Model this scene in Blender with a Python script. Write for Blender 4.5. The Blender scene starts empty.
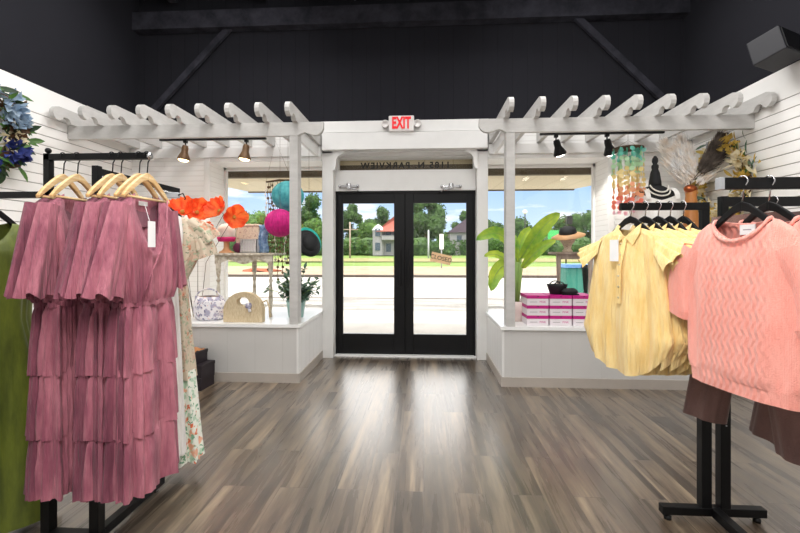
import bpy, math, random
from math import sin, cos, pi, sqrt, radians as R
from mathutils import Vector as V, Matrix, noise
random.seed(7)
C = bpy.context.scene.collection
F = 420.0; YAW = R(3.27); HZ = 250.5; CH = 1.4

# ------------------------------------------------------------------ helpers
def lin(h):
    h = h.lstrip('#'); c = [int(h[i:i+2], 16)/255 for i in (0, 2, 4)]
    return tuple((x/12.92 if x <= .04045 else ((x+.055)/1.055)**2.4) for x in c) + (1,)

def ray(px):
    u = (px-400)/F
    return (-sin(YAW)+u*cos(YAW), cos(YAW)+u*sin(YAW))
def at(px, py, Y):
    """world point on the plane Y = const seen at a photo coordinate (used only to read real positions off the photo)"""
    rx, ry = ray(px); t = Y/ry
    return V((rx*t, Y, CH+(HZ-py)*t/F))

ORG = {}
class MB:
    def __init__(s): s.v = []; s.f = []
    def add(s, vs, fs):
        n = len(s.v); s.v += [V(p) for p in vs]; s.f += [tuple(i+n for i in f) for f in fs]; return s
    def bx(s, x0, x1, y0, y1, z0, z1):
        return s.add([(x, y, z) for z in (z0, z1) for y in (y0, y1) for x in (x0, x1)],
            [(0,2,3,1),(4,5,7,6),(0,1,5,4),(2,6,7,3),(0,4,6,2),(1,3,7,5)])
    def box(s, c, d, M=None):
        vs = []
        for z in (-.5, .5):
            for y in (-.5, .5):
                for x in (-.5, .5):
                    p = V((x*d[0], y*d[1], z*d[2])); p = M @ p if M else p
                    vs.append(V(c)+p)
        return s.add(vs, [(0,2,3,1),(4,5,7,6),(0,1,5,4),(2,6,7,3),(0,4,6,2),(1,3,7,5)])
    def bar(s, a, b, w, h=None):
        a = V(a); b = V(b); d = b-a
        q = d.to_track_quat('Y', 'Z').to_matrix()
        return s.box((a+b)/2, (w, d.length, h or w), q)
    def tube(s, pts, r, n=8, cap=True):
        pts = [V(p) for p in pts]; k = len(pts)
        rr = r if isinstance(r, (list, tuple)) else [r]*k
        vs = []; fs = []; up = None
        for i, p in enumerate(pts):
            d = (pts[min(i+1, k-1)]-pts[max(i-1, 0)]).normalized()
            if up is None: up = V((0,0,1)) if abs(d.z) < .9 else V((1,0,0))
            x = d.cross(up)
            if x.length < 1e-5: x = d.cross(V((.3,.8,.1)))
            x.normalize(); y = x.cross(d).normalized(); up = y
            for j in range(n):
                a = 2*pi*j/n; vs.append(p+x*cos(a)*rr[i]+y*sin(a)*rr[i])
        for i in range(k-1):
            for j in range(n):
                fs.append((i*n+j, i*n+(j+1)%n, (i+1)*n+(j+1)%n, (i+1)*n+j))
        if cap:
            fs.append(tuple(range(n))[::-1]); fs.append(tuple((k-1)*n+j for j in range(n)))
        return s.add(vs, fs)
    def lathe(s, prof, c=(0,0,0), n=20, M=None, sx=1, sy=1):
        vs = []; fs = []; c = V(c)
        for r, z in prof:
            for j in range(n):
                a = 2*pi*j/n; p = V((cos(a)*r*sx, sin(a)*r*sy, z))
                if M: p = M @ p
                vs.append(c+p)
        for i in range(len(prof)-1):
            for j in range(n):
                fs.append((i*n+j, i*n+(j+1)%n, (i+1)*n+(j+1)%n, (i+1)*n+j))
        if prof[0][0] > 1e-4: fs.append(tuple(range(n))[::-1])
        if prof[-1][0] > 1e-4: fs.append(tuple((len(prof)-1)*n+j for j in range(n)))
        return s.add(vs, fs)
    def openlathe(s, prof, c=(0,0,0), n=20, M=None):
        k = len(s.f); s.lathe(prof, c, n, M); s.f = [f for f in s.f if not (len(f) > 4)] if n > 4 else s.f; return s
    def prism(s, poly, axis, a, b):
        """poly 2D extruded along axis; 'x': (y,z), 'y': (x,z), 'z': (x,y)"""
        def P(p, t): return {'x': (t, p[0], p[1]), 'y': (p[0], t, p[1]), 'z': (p[0], p[1], t)}[axis]
        n = len(poly)
        return s.add([P(p, a) for p in poly]+[P(p, b) for p in poly],
            [tuple(range(n))[::-1], tuple(range(n, 2*n))]+[(i, (i+1)%n, n+(i+1)%n, n+i) for i in range(n)])
    def grid(s, fn, nu, nv, cu=False):
        vs = [fn(i/(nu if cu else nu-1), j/(nv-1)) for j in range(nv) for i in range(nu)]
        fs = []
        for j in range(nv-1):
            for i in range(nu if cu else nu-1):
                i2 = (i+1) % nu
                fs.append((j*nu+i, j*nu+i2, (j+1)*nu+i2, (j+1)*nu+i))
        return s.add(vs, fs)
    def blob(s, c, r, n=12, m=8, amp=0, fr=2.0, sq=(1,1,1)):
        c = V(c)
        def fn(u, v):
            a = 2*pi*u; b = pi*(v-.5)
            d = V((cos(a)*cos(b), sin(a)*cos(b), sin(b)))
            k = 1+amp*noise.noise(d*fr+c*3.1)
            return c+V((d.x*sq[0], d.y*sq[1], d.z*sq[2]))*r*k
        return s.grid(fn, n, m, True)
    def leaf(s, p, d, up, L, W, bend=.3, fold=.15, k=4):
        p = V(p); d = V(d).normalized(); up = V(up)
        sd = d.cross(up)
        if sd.length < 1e-4: sd = d.cross(V((1,.2,.1)))
        sd.normalize(); nn = sd.cross(d).normalized()
        vs = []
        for i in range(k+1):
            t = i/k; w = W*.5*(sin(pi*min(1, t*.92+.06))**.8)
            c = p+d*L*t-nn*bend*L*t*t
            if i == k: w = W*.02
            vs += [c-sd*w+nn*fold*w, c, c+sd*w+nn*fold*w]
        fs = []
        for i in range(k):
            a = i*3; fs += [(a, a+1, a+4, a+3), (a+1, a+2, a+5, a+4)]
        return s.add(vs, fs)
    def build(s, name, m, parent=None, smooth=False, org=None, local=False, bev=0):
        me = bpy.data.meshes.new(name)
        if parent is not None: o0 = ORG.get(parent.name, V((0,0,0)))
        else: o0 = V(org) if org is not None else V((0,0,0))
        sh = V((0,0,0)) if local else o0
        me.from_pydata([tuple(p-sh) for p in s.v], [], s.f); me.update()
        o = bpy.data.objects.new(name, me); C.objects.link(o)
        if parent is not None: o.parent = parent
        else: o.location = o0
        ORG[o.name] = o0
        me.materials.append(m)
        if smooth:
            me.polygons.foreach_set('use_smooth', [True]*len(me.polygons))
            if smooth == 'auto': 
                me.set_sharp_from_angle(angle=R(40))
        if bev:
            b = o.modifiers.new('bevel', 'BEVEL'); b.width = bev; b.segments = 2; b.limit_method = 'ANGLE'
        return o

def tag(o, label=None, cat=None, group=None, kind=None):
    if label: o['label'] = label
    if cat: o['category'] = cat
    if group: o['group'] = group
    if kind: o['kind'] = kind
    return o
def empty(name, loc, rz=0, label=None, cat=None, group=None):
    o = bpy.data.objects.new(name, None); C.objects.link(o); o.location = loc; o.rotation_euler = (0, 0, rz)
    o.empty_display_size = .05
    ORG[o.name] = V(loc); return tag(o, label, cat, group)
def copy_tree(o, parent=None):
    c = o.copy(); C.objects.link(c); ORG[c.name] = ORG.get(o.name, V((0,0,0)))
    if parent is not None: c.parent = parent
    for ch in list(o.children): copy_tree(ch, c)
    return c
def struct(o, label=None, cat=None): return tag(o, label, cat, None, 'structure')

def textmesh(s, name, size, m, parent, loc, rot, ext=.001, local=False, bold=0, sp=1.0):
    cu = bpy.data.curves.new(name, 'FONT'); cu.body = s; cu.size = size; cu.extrude = ext; cu.offset = bold; cu.space_character = sp
    cu.align_x = 'CENTER'; cu.align_y = 'CENTER'
    t = bpy.data.objects.new(name, cu); C.objects.link(t)
    bpy.context.view_layer.update()
    me = bpy.data.meshes.new_from_object(t.evaluated_get(bpy.context.evaluated_depsgraph_get()))
    bpy.data.objects.remove(t); me.name = name
    from mathutils import Euler
    M = Matrix.Translation(V(loc)-(V((0,0,0)) if local else ORG.get(parent.name, V((0,0,0))))) @ Euler(rot).to_matrix().to_4x4()
    me.transform(M)
    o = bpy.data.objects.new(name, me); C.objects.link(o); o.parent = parent; me.materials.clear(); me.materials.append(m)
    ORG[o.name] = ORG.get(parent.name, V((0,0,0)))
    return o

# ------------------------------------------------------------------ materials
def nodes(name):
    m = bpy.data.materials.new(name); m.use_nodes = True
    nt = m.node_tree; b = nt.nodes['Principled BSDF']; return m, nt, b
def N(nt, t, **kw):
    n = nt.nodes.new(t)
    for k, v in kw.items():
        if k in n.inputs: n.inputs[k].default_value = v
        else: setattr(n, k, v)
    return n
def L(nt, a, b): nt.links.new(a, b)
def mat(name, col, rough=.6, metal=0, var=.08, scale=8, bump=0, bscale=60, col2=None, stretch=None, sheen=0, coat=0, sub=0, spec=None, emit=None, estr=0):
    m, nt, b = nodes(name)
    c1 = lin(col); c2 = lin(col2) if col2 else tuple(max(0, x*(1-var*2)) for x in c1[:3])+(1,)
    tc = N(nt, 'ShaderNodeTexCoord'); mp = N(nt, 'ShaderNodeMapping'); L(nt, tc.outputs['Object'], mp.inputs['Vector'])
    if stretch: mp.inputs['Scale'].default_value = stretch
    nz = N(nt, 'ShaderNodeTexNoise', Scale=scale, Detail=4.0, Roughness=.6); L(nt, mp.outputs[0], nz.inputs['Vector'])
    cr = N(nt, 'ShaderNodeValToRGB'); cr.color_ramp.elements[0].position = .35; cr.color_ramp.elements[1].position = .65
    cr.color_ramp.elements[0].color = c2; cr.color_ramp.elements[1].color = c1
    L(nt, nz.outputs['Fac'], cr.inputs['Fac']); L(nt, cr.outputs['Color'], b.inputs['Base Color'])
    b.inputs['Roughness'].default_value = rough; b.inputs['Metallic'].default_value = metal
    if spec is not None: b.inputs['Specular IOR Level'].default_value = spec
    if sheen: b.inputs['Sheen Weight'].default_value = sheen
    if coat: b.inputs['Coat Weight'].default_value = coat
    if sub: b.inputs['Subsurface Weight'].default_value = sub; b.inputs['Subsurface Radius'].default_value = (.02,.02,.02)
    if emit: b.inputs['Emission Color'].default_value = lin(emit); b.inputs['Emission Strength'].default_value = estr
    if bump:
        n2 = N(nt, 'ShaderNodeTexNoise', Scale=bscale, Detail=3.0); L(nt, mp.outputs[0], n2.inputs['Vector'])
        bp = N(nt, 'ShaderNodeBump', Strength=bump, Distance=.01); L(nt, n2.outputs['Fac'], bp.inputs['Height']); L(nt, bp.outputs[0], b.inputs['Normal'])
    return m
def lined(name, col, line, pitch, lw=.07, axis='Z', rough=.6, bump=.6, off=0, z_hi=None, mix=.8):
    """painted boards: thin dark gap lines every `pitch` metres"""
    m, nt, b = nodes(name)
    g = N(nt, 'ShaderNodeNewGeometry'); sp = N(nt, 'ShaderNodeSeparateXYZ'); L(nt, g.outputs['Position'], sp.inputs[0])
    a = N(nt, 'ShaderNodeMath', operation='ADD'); a.inputs[1].default_value = off; L(nt, sp.outputs[axis], a.inputs[0])
    d = N(nt, 'ShaderNodeMath', operation='DIVIDE'); d.inputs[1].default_value = pitch; L(nt, a.outputs[0], d.inputs[0])
    f = N(nt, 'ShaderNodeMath', operation='FRACT'); L(nt, d.outputs[0], f.inputs[0])
    mr = N(nt, 'ShaderNodeMapRange'); mr.interpolation_type = 'SMOOTHSTEP'
    mr.inputs['From Min'].default_value = 0; mr.inputs['From Max'].default_value = lw
    mr.inputs['To Min'].default_value = 1; mr.inputs['To Max'].default_value = 0; L(nt, f.outputs[0], mr.inputs['Value'])
    ls = mr.outputs[0]
    if z_hi is not None:
        lt = N(nt, 'ShaderNodeMath', operation='LESS_THAN'); lt.inputs[1].default_value = z_hi; L(nt, sp.outputs['Z'], lt.inputs[0])
        mu = N(nt, 'ShaderNodeMath', operation='MULTIPLY'); L(nt, ls, mu.inputs[0]); L(nt, lt.outputs[0], mu.inputs[1]); ls = mu.outputs[0]
    nz = N(nt, 'ShaderNodeTexNoise', Scale=3.0, Detail=5.0); L(nt, g.outputs['Position'], nz.inputs['Vector'])
    c0 = N(nt, 'ShaderNodeMix', data_type='RGBA'); c0.inputs['A'].default_value = lin(col); c0.inputs['B'].default_value = tuple(x*.88 for x in lin(col)[:3])+(1,)
    L(nt, nz.outputs['Fac'], c0.inputs['Factor'])
    mx = N(nt, 'ShaderNodeMix', data_type='RGBA'); mx.inputs['B'].default_value = lin(line)
    k = N(nt, 'ShaderNodeMath', operation='MULTIPLY'); k.inputs[1].default_value = mix; L(nt, ls, k.inputs[0])
    L(nt, k.outputs[0], mx.inputs['Factor']); L(nt, c0.outputs['Result'], mx.inputs['A']); L(nt, mx.outputs['Result'], b.inputs['Base Color'])
    bp = N(nt, 'ShaderNodeBump', Strength=bump, Distance=.01); bp.invert = True; L(nt, ls, bp.inputs['Height']); L(nt, bp.outputs[0], b.inputs['Normal'])
    b.inputs['Roughness'].default_value = rough
    if rough >= .8: b.inputs['Specular IOR Level'].default_value = .08
    return m
def floral(name, base, cols, scale=14, thr=.33, rough=.8):
    """printed cloth: scattered blooms (voronoi cells) and leaves on a ground"""
    m, nt, b = nodes(name)
    tc = N(nt, 'ShaderNodeTexCoord')
    nz = N(nt, 'ShaderNodeTexNoise', Scale=scale*1.5); L(nt, tc.outputs['Object'], nz.inputs['Vector'])
    ad = N(nt, 'ShaderNodeMix', data_type='RGBA'); ad.inputs['Factor'].default_value = .08; L(nt, tc.outputs['Object'], ad.inputs['A']); L(nt, nz.outputs['Color'], ad.inputs['B'])
    cur = None
    for i, (c, sc, th) in enumerate(cols):
        vo = N(nt, 'ShaderNodeTexVoronoi', Scale=scale*sc); L(nt, ad.outputs['Result'], vo.inputs['Vector'])
        mr = N(nt, 'ShaderNodeMapRange'); mr.inputs['From Min'].default_value = th; mr.inputs['From Max'].default_value = th*.7
        L(nt, vo.outputs['Distance'], mr.inputs['Value'])
        mx = N(nt, 'ShaderNodeMix', data_type='RGBA'); mx.inputs['B'].default_value = lin(c)
        if cur is None: mx.inputs['A'].default_value = lin(base)
        else: L(nt, cur, mx.inputs['A'])
        L(nt, mr.outputs[0], mx.inputs['Factor']); cur = mx.outputs['Result']
    L(nt, cur, b.inputs['Base Color']); b.inputs['Roughness'].default_value = rough
    return m
def cloth(name, c1, c2, lines=None, lsc=120, rough=.75, bump=.5, sheen=.3, vscale=14, trans=.0):
    m = mat(name, c1, rough, col2=c2, scale=vscale, stretch=(1,1,.25), sheen=sheen)
    nt = m.node_tree; b = nt.nodes['Principled BSDF']
    tc = [n for n in nt.nodes if n.type == 'TEX_COORD'][0]
    mp = N(nt, 'ShaderNodeMapping'); L(nt, tc.outputs['Object'], mp.inputs['Vector'])
    mp.inputs['Scale'].default_value = (1, 1, .06) if lines else (1,1,1)
    n2 = N(nt, 'ShaderNodeTexNoise', Scale=float(lsc), Detail=3.0); L(nt, mp.outputs[0], n2.inputs['Vector'])
    bp = N(nt, 'ShaderNodeBump', Strength=bump, Distance=.01); L(nt, n2.outputs['Fac'], bp.inputs['Height']); L(nt, bp.outputs[0], b.inputs['Normal'])
    return m
def leafmat(name, c1, c2, rough=.45, scale=6, tr=.35):
    m = mat(name, c1, rough, col2=c2, scale=scale)
    nt = m.node_tree; b = nt.nodes['Principled BSDF']; out = nt.nodes['Material Output']
    t = N(nt, 'ShaderNodeBsdfTranslucent'); mx = N(nt, 'ShaderNodeMixShader'); mx.inputs[0].default_value = tr
    cr = [n for n in nt.nodes if n.type == 'VALTORGB'][0]
    L(nt, cr.outputs['Color'], t.inputs['Color']); L(nt, b.outputs[0], mx.inputs[1]); L(nt, t.outputs[0], mx.inputs[2]); L(nt, mx.outputs[0], out.inputs['Surface'])
    return m
def glassmat(name, tint=(1,1,1,1), refl=.06, rough=.02):
    m, nt, b = nodes(name); nt.nodes.remove(b); out = nt.nodes['Material Output']
    t = N(nt, 'ShaderNodeBsdfTransparent'); t.inputs['Color'].default_value = tint
    g = N(nt, 'ShaderNodeBsdfGlossy'); g.inputs['Roughness'].default_value = rough
    nz = N(nt, 'ShaderNodeTexNoise', Scale=2.0); mr = N(nt, 'ShaderNodeMapRange'); mr.inputs['To Min'].default_value = refl*.8; mr.inputs['To Max'].default_value = refl*1.1
    L(nt, nz.outputs['Fac'], mr.inputs['Value'])
    mx = N(nt, 'ShaderNodeMixShader'); L(nt, mr.outputs[0], mx.inputs[0]); L(nt, t.outputs[0], mx.inputs[1]); L(nt, g.outputs[0], mx.inputs[2]); L(nt, mx.outputs[0], out.inputs['Surface'])
    return m

M = {}
M['siding'] = lined('white_siding_boards', '#faf8f5', '#6f6a66', .1, .11, 'Z', .55, .8, off=.03, z_hi=2.86)
M['brick'] = lined('white_painted_brick', '#f1f0ee', '#cfccc8', .066, .16, 'Z', .7, .35, mix=.6)
M['beadboard'] = lined('white_panel_boards', '#f3f2f0', '#c9c7c4', .16, .05, 'Y', .5, .5, mix=.6)
M['frontboard'] = lined('white_front_panel', '#cccac7', '#bfbdb9', .3, .02, 'X', .55, .2, mix=.5)
M['white'] = mat('white_paint', '#e6e5e3', .5, var=.03, scale=3)
M['glass_clear'] = glassmat('transom_glass', refl=.006, rough=.2)
M['whitewood'] = mat('whitewashed_wood', '#c8c6c3', .6, var=.06, scale=6, stretch=(1,1,3), bump=.15, bscale=30)
M['sill'] = mat('white_gloss_top', '#f3f3f2', .25, var=.02, scale=3)
M['baseb'] = mat('taupe_vinyl_baseboard', '#b3aaa1', .5, var=.06, scale=3)
M['black_ceiling'] = lined('black_painted_boards', '#27272c', '#161619', .19, .05, 'X', .9, .2, mix=.5)
M['black_beam'] = mat('black_painted_timber', '#3c3c44', .9, var=.25, scale=5, bump=.3, bscale=20, spec=.1)
M['blackframe'] = mat('black_aluminium', '#0f0f11', .45, var=.15, scale=5, spec=.25)
M['blackmetal'] = mat('black_powder_coated_steel', '#0c0c0e', .42, var=.2, scale=9, spec=.25)
M['blackplastic'] = mat('black_plastic', '#111113', .42, var=.2, scale=12, spec=.3)
M['chrome'] = mat('chrome', '#c9c9cc', .2, 1, var=.05)
M['wood_hanger'] = mat('pale_varnished_wood', '#ecd3a4', .4, col2='#d6a86c', scale=5, stretch=(1,1,14))
M['darkwood'] = mat('dark_strip', '#4a2620', .5)
M['glass'] = glassmat('clear_glass', refl=.03)
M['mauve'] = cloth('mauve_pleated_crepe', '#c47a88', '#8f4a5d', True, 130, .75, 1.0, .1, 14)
M['mauve_shade'] = cloth('mauve_pleated_crepe_shaded', '#9d5668', '#6c3345', True, 130, .75, 1.0, .1, 14)  # shaded copy of the same crepe: shade between dresses put into the colour
M['mauve_dark'] = cloth('mauve_lining', '#8a5563', '#744450', False, 60, .8, .3)
M['green'] = cloth('olive_green_satin', '#6f7a22', '#4b5512', True, 40, .5, .3, .2)
M['yellow'] = cloth('pale_yellow_crinkle_cotton', '#f8de9f', '#efcb80', True, 90, .8, 1.0, .2, 24)
M['knit'] = cloth('coral_pink_knit', '#faab9d', '#f59c8d', False, 190, .85, .4, .3, 18)
M['brownpants'] = cloth('cocoa_brown_twill', '#75564f', '#5f443f', False, 160, .8, .3)
M['whitecloth'] = cloth('white_cotton', '#f1eeea', '#ddd8d2', True, 60, .85, .4)
M['floralcloth'] = floral('floral_print_chiffon', '#cfc0aa', [('#c9aa94', .6, .5), ('#a9b094', 1.25, .40), ('#cf8f72', .8, .33), ('#b8604a', .8, .16), ('#8a8f78', 2.0, .30)], 19)
M['floralgreen'] = floral('green_floral_print', '#eef0e4', [('#bcd6bd', 1.1, .42), ('#eab090', .8, .36), ('#e2764c', .9, .24), ('#79a887', 1.7, .3)], 17)
M['bagfloral'] = floral('paisley_print_canvas', '#e9e6ea', [('#aaa7bd', 1.0, .55), ('#73708f', 1.7, .36), ('#e6c4c0', 2.4, .25)], 15)
M['boxfloral'] = floral('beige_floral_print', '#d9c8b4', [('#b08f86', 1.3, .38), ('#8c6a64', 2.0, .25), ('#f2e8dc', 2.6, .2)], 26)
M['tagpaper'] = mat('white_card', '#f6f6f6', .6, var=.02)
M['ink'] = mat('dark_ink', '#2b2723', .6, var=.1)
M['magenta'] = mat('magenta_card', '#c2107f', .5, var=.08, scale=4)
M['boxgrey'] = mat('pale_lilac_grey_card', '#e6dfe2', .6, var=.04, scale=4)
M['pinkink'] = mat('pink_ink', '#d0559a', .6)
M['greyink'] = mat('grey_ink', '#a79ca2', .6)
M['shoeblack'] = mat('aubergine_black_card', '#241a22', .55, var=.2)
M['plum'] = mat('plum_print', '#6d2450', .55)
M['tan'] = mat('tan_leather', '#b37a4b', .6, var=.1)
M['petal'] = leafmat('orange_red_petal', '#ff8a45', '#f0280f', .6, 7, .35)
M['leaf'] = leafmat('green_leaf', '#5f8a3a', '#2f5426')
M['leafdark'] = leafmat('dark_green_leaf', '#33502c', '#1d3320')
M['leafgrey'] = leafmat('grey_green_leaf', '#7e9a86', '#4f6f5c')
M['palm'] = leafmat('bright_banana_leaf', '#c9dc4e', '#6aa53a', .4, 5, .45)
M['stemgreen'] = mat('green_stem', '#8fae5e', .6)
M['bluebloom'] = leafmat('pale_blue_petal', '#b5c7d6', '#7f9cba', .7)
M['indigo'] = leafmat('indigo_petal', '#3c4c9a', '#252a63', .7)
M['cream'] = leafmat('cream_petal', '#f2ead2', '#e2d3a8', .7)
M['yellowbloom'] = leafmat('soft_yellow_petal', '#e9cf72', '#caa648', .7)
M['brownleaf'] = leafmat('bronze_leaf', '#6a4a2e', '#3c2a1c', .6)
M['twig'] = mat('brown_twig', '#5c4632', .8)
M['pampas'] = leafmat('ivory_pampas_plume', '#ffffff', '#fff2e4', .9, 10, .2)
M['feather'] = leafmat('dark_brown_plume', '#80746a', '#453c36', .9, 10, .2)
M['orangewood'] = mat('orange_varnished_wood', '#c98345', .4, var=.12, stretch=(1,1,.3))
M['copper'] = mat('copper', '#b8643c', .35, .8)
M['distress'] = mat('distressed_cream_paint', '#ddd6c8', .7, col2='#a39580', scale=22, bump=.2)
M['greywood'] = mat('weathered_grey_wood', '#a8998a', .75, col2='#7d6d60', scale=12, stretch=(1,1,.3))
M['wicker'] = mat('cream_wicker', '#e3d2b2', .8, col2='#cbb48d', scale=40, stretch=(4,4,.8), bump=.8, bscale=80)
M['headwood'] = mat('warm_wood_head_stand', '#cfa071', .55, var=.12, stretch=(1,1,.3))
M['hatwhite'] = mat('cream_felt', '#efe8de', .85, var=.05, bump=.2)
M['hotpink'] = mat('hot_pink_ribbon', '#e3227c', .6)
M['pompink'] = mat('magenta_tissue', '#d81a86', .7, var=.15, scale=20)
M['teal'] = mat('teal_tissue', '#62c4c8', .6, col2='#2f97a4', scale=14)
M['tealhat'] = mat('turquoise_felt', '#27c2b4', .7)
M['blackhat'] = mat('black_straw', '#1d2022', .7, bump=.5, bscale=120)
M['tealpot'] = mat('pale_teal_glaze', '#a6cfca', .3, var=.1)
M['cord'] = mat('jute_cord', '#7d6446', .85, col2='#3e3224', scale=40)
M['bluecloth'] = mat('blue_printed_cloth', '#9fb9d6', .8, col2='#4a6f9c', scale=26)
M['pinkpot'] = mat('blush_ceramic', '#ecd9d2', .4, var=.04)
M['formblack'] = mat('black_jersey', '#151518', .75, bump=.2)
M['pearl'] = mat('pearl_beads', '#e9e4da', .3)
for k, c in dict(sh_teal='#8fe0d2', sh_green='#cfeccb', sh_yellow='#f8e8ae', sh_orange='#fbc49a', sh_coral='#f89a82', sh_pink='#fbd6df').items():
    M[k] = leafmat('capiz_'+k[3:], c, c, .25, 6, .5)
M['exitred'] = mat('exit_red', '#d8101c', .5, emit='#ff1a28', estr=.3)
M['exitbox'] = mat('grey_white_plastic', '#e8e4e2', .5, var=.03)
M['bulb'] = mat('warm_glowing_bulb', '#fff1cf', .4, emit='#ffe2a8', estr=9)
M['amber'] = mat('bronze_lamp_shell', '#8a6a4c', .4, .3, var=.2)
M['bulbw'] = mat('white_glowing_bulb', '#ffffff', .4, emit='#fffaf0', estr=7)
M['cardboard'] = mat('tan_card_sign', '#f3cda0', .7, var=.05)
M['speaker'] = mat('charcoal_plastic', '#202026', .6)
# outdoors
M['concrete'] = mat('pale_concrete', '#aaa7a2', .8, col2='#9d9a95', scale=1.2, bump=.1)
M['road'] = mat('sun_bleached_asphalt', '#9f9c98', .85, col2='#8f8c88', scale=.5, stretch=(.4,3,1))
M['patch'] = mat('worn_asphalt', '#6c6a66', .9, col2='#93908c', scale=1.1, stretch=(.5,2,1))
M['paveway'] = mat('beige_pavement', '#93836c', .85, col2='#7d6c56', scale=.8)
M['kerb'] = mat('brown_grey_kerb', '#4c4138', .85)
M['grass'] = mat('mown_grass', '#687f30', .95, col2='#536e28', scale=.5, stretch=(.5,1.6,1), bump=.3, bscale=20)
M['drygrass'] = mat('dry_verge', '#82744f', .95, col2='#69703a', scale=1)
M['bark'] = mat('tree_bark', '#6b5846', .9)
M['crown'] = leafmat('tree_foliage', '#527434', '#213f20', .8, 1.3, .3)
M['crown2'] = leafmat('lime_tree_foliage', '#668938', '#375b28', .8, 1.5, .3)
M['clap'] = lined('white_clapboard', '#918f92', '#74727a', .3, .15, 'Z', .7, .4)
M['redroof'] = mat('salmon_red_shingle', '#8f4a3c', .85, var=.1, scale=4)
M['darkpane'] = mat('dark_window_pane', '#46525e', .2)
M['purpleroof'] = mat('mauve_shingle', '#544654', .85)
M['brownbeam'] = mat('olive_brown_beam', '#60543f', .8, var=.06)
M['soffit'] = lined('beige_metal_soffit', '#d3c6a6', '#9a8960', .4, .05, 'X', .6, .3, mix=.6)
M['galv'] = mat('galvanised_steel', '#b9bcc0', .5, .3)
M['binteal'] = mat('teal_green_bin', '#2c7c6a', .6, var=.08)
M['binblue'] = mat('blue_lid', '#5c86b8', .6)
M['orangeearth'] = mat('orange_earth', '#8f4a2c', .9, var=.1)
M['signgreen'] = mat('green_sign', '#3fb25a', .5)
def floor_mat():
    m, nt, b = nodes('grey_brown_vinyl_planks')
    g = N(nt, 'ShaderNodeNewGeometry'); mp = N(nt, 'ShaderNodeMapping'); L(nt, g.outputs['Position'], mp.inputs['Vector'])
    mp.inputs['Rotation'].default_value = (0, 0, R(90))
    br = N(nt, 'ShaderNodeTexBrick', Scale=1.0); br.offset = .37; br.offset_frequency = 2
    br.inputs['Brick Width'].default_value = 1.22; br.inputs['Row Height'].default_value = .17
    br.inputs['Mortar Size'].default_value = .0018; br.inputs['Mortar Smooth'].default_value = .2; br.inputs['Bias'].default_value = 0
    br.inputs['Color1'].default_value = (0,0,0,1); br.inputs['Color2'].default_value = (1,1,1,1); br.inputs['Mortar'].default_value = (.5,.5,.5,1)
    L(nt, mp.outputs[0], br.inputs['Vector'])
    gm = N(nt, 'ShaderNodeMapping'); gm.inputs['Scale'].default_value = (7, .5, 1); L(nt, g.outputs['Position'], gm.inputs['Vector'])
    # shift grain per plank
    ad = N(nt, 'ShaderNodeVectorMath', operation='ADD'); sc = N(nt, 'ShaderNodeVectorMath', operation='SCALE'); sc.inputs['Scale'].default_value = 17
    L(nt, br.outputs['Color'], sc.inputs[0]); L(nt, gm.outputs[0], ad.inputs[0]); L(nt, sc.outputs[0], ad.inputs[1])
    nz = N(nt, 'ShaderNodeTexNoise', Scale=1.6, Detail=9.0, Roughness=.62, Distortion=.5); L(nt, ad.outputs[0], nz.inputs['Vector'])
    n2 = N(nt, 'ShaderNodeTexNoise', Scale=9.0, Detail=4.0, Roughness=.6); L(nt, ad.outputs[0], n2.inputs['Vector'])
    cr = N(nt, 'ShaderNodeValToRGB'); e = cr.color_ramp.elements; e[0].position = .32; e[0].color = lin('#231a13'); e[1].position = .66; e[1].color = lin('#a08c72')
    x = cr.color_ramp.elements.new(.5); x.color = lin('#5e4e3e')
    mixf = N(nt, 'ShaderNodeMath', operation='MULTIPLY_ADD'); mixf.inputs[1].default_value = .25; 
    sub = N(nt, 'ShaderNodeMath', operation='MULTIPLY'); sub.inputs[1].default_value = .75; L(nt, nz.outputs['Fac'], sub.inputs[0])
    L(nt, n2.outputs['Fac'], mixf.inputs[0]); L(nt, sub.outputs[0], mixf.inputs[2])
    L(nt, mixf.outputs[0], cr.inputs['Fac'])
    pl = N(nt, 'ShaderNodeMapRange'); pl.inputs['To Min'].default_value = .5; pl.inputs['To Max'].default_value = 1.0; L(nt, br.outputs['Color'], pl.inputs['Value'])
    mu = N(nt, 'ShaderNodeVectorMath', operation='SCALE'); L(nt, cr.outputs['Color'], mu.inputs[0]); L(nt, pl.outputs[0], mu.inputs['Scale'])
    mo = N(nt, 'ShaderNodeMix', data_type='RGBA'); mo.inputs['B'].default_value = lin('#3d332c'); L(nt, br.outputs['Fac'], mo.inputs['Factor']); L(nt, mu.outputs[0], mo.inputs['A'])
    L(nt, mo.outputs['Result'], b.inputs['Base Color'])
    rr = N(nt, 'ShaderNodeMapRange'); rr.inputs['To Min'].default_value = .20; rr.inputs['To Max'].default_value = .36; L(nt, nz.outputs['Fac'], rr.inputs['Value']); L(nt, rr.outputs[0], b.inputs['Roughness'])
    bp = N(nt, 'ShaderNodeBump', Strength=.25, Distance=.004); L(nt, mixf.outputs[0], bp.inputs['Height']); L(nt, bp.outputs[0], b.inputs['Normal'])
    b.inputs['Specular IOR Level'].default_value = .5; b.inputs['Coat Weight'].default_value = 1.0; b.inputs['Coat IOR'].default_value = 1.8; b.inputs['Coat Roughness'].default_value = .33
    return m
M['floor'] = floor_mat()
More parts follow.
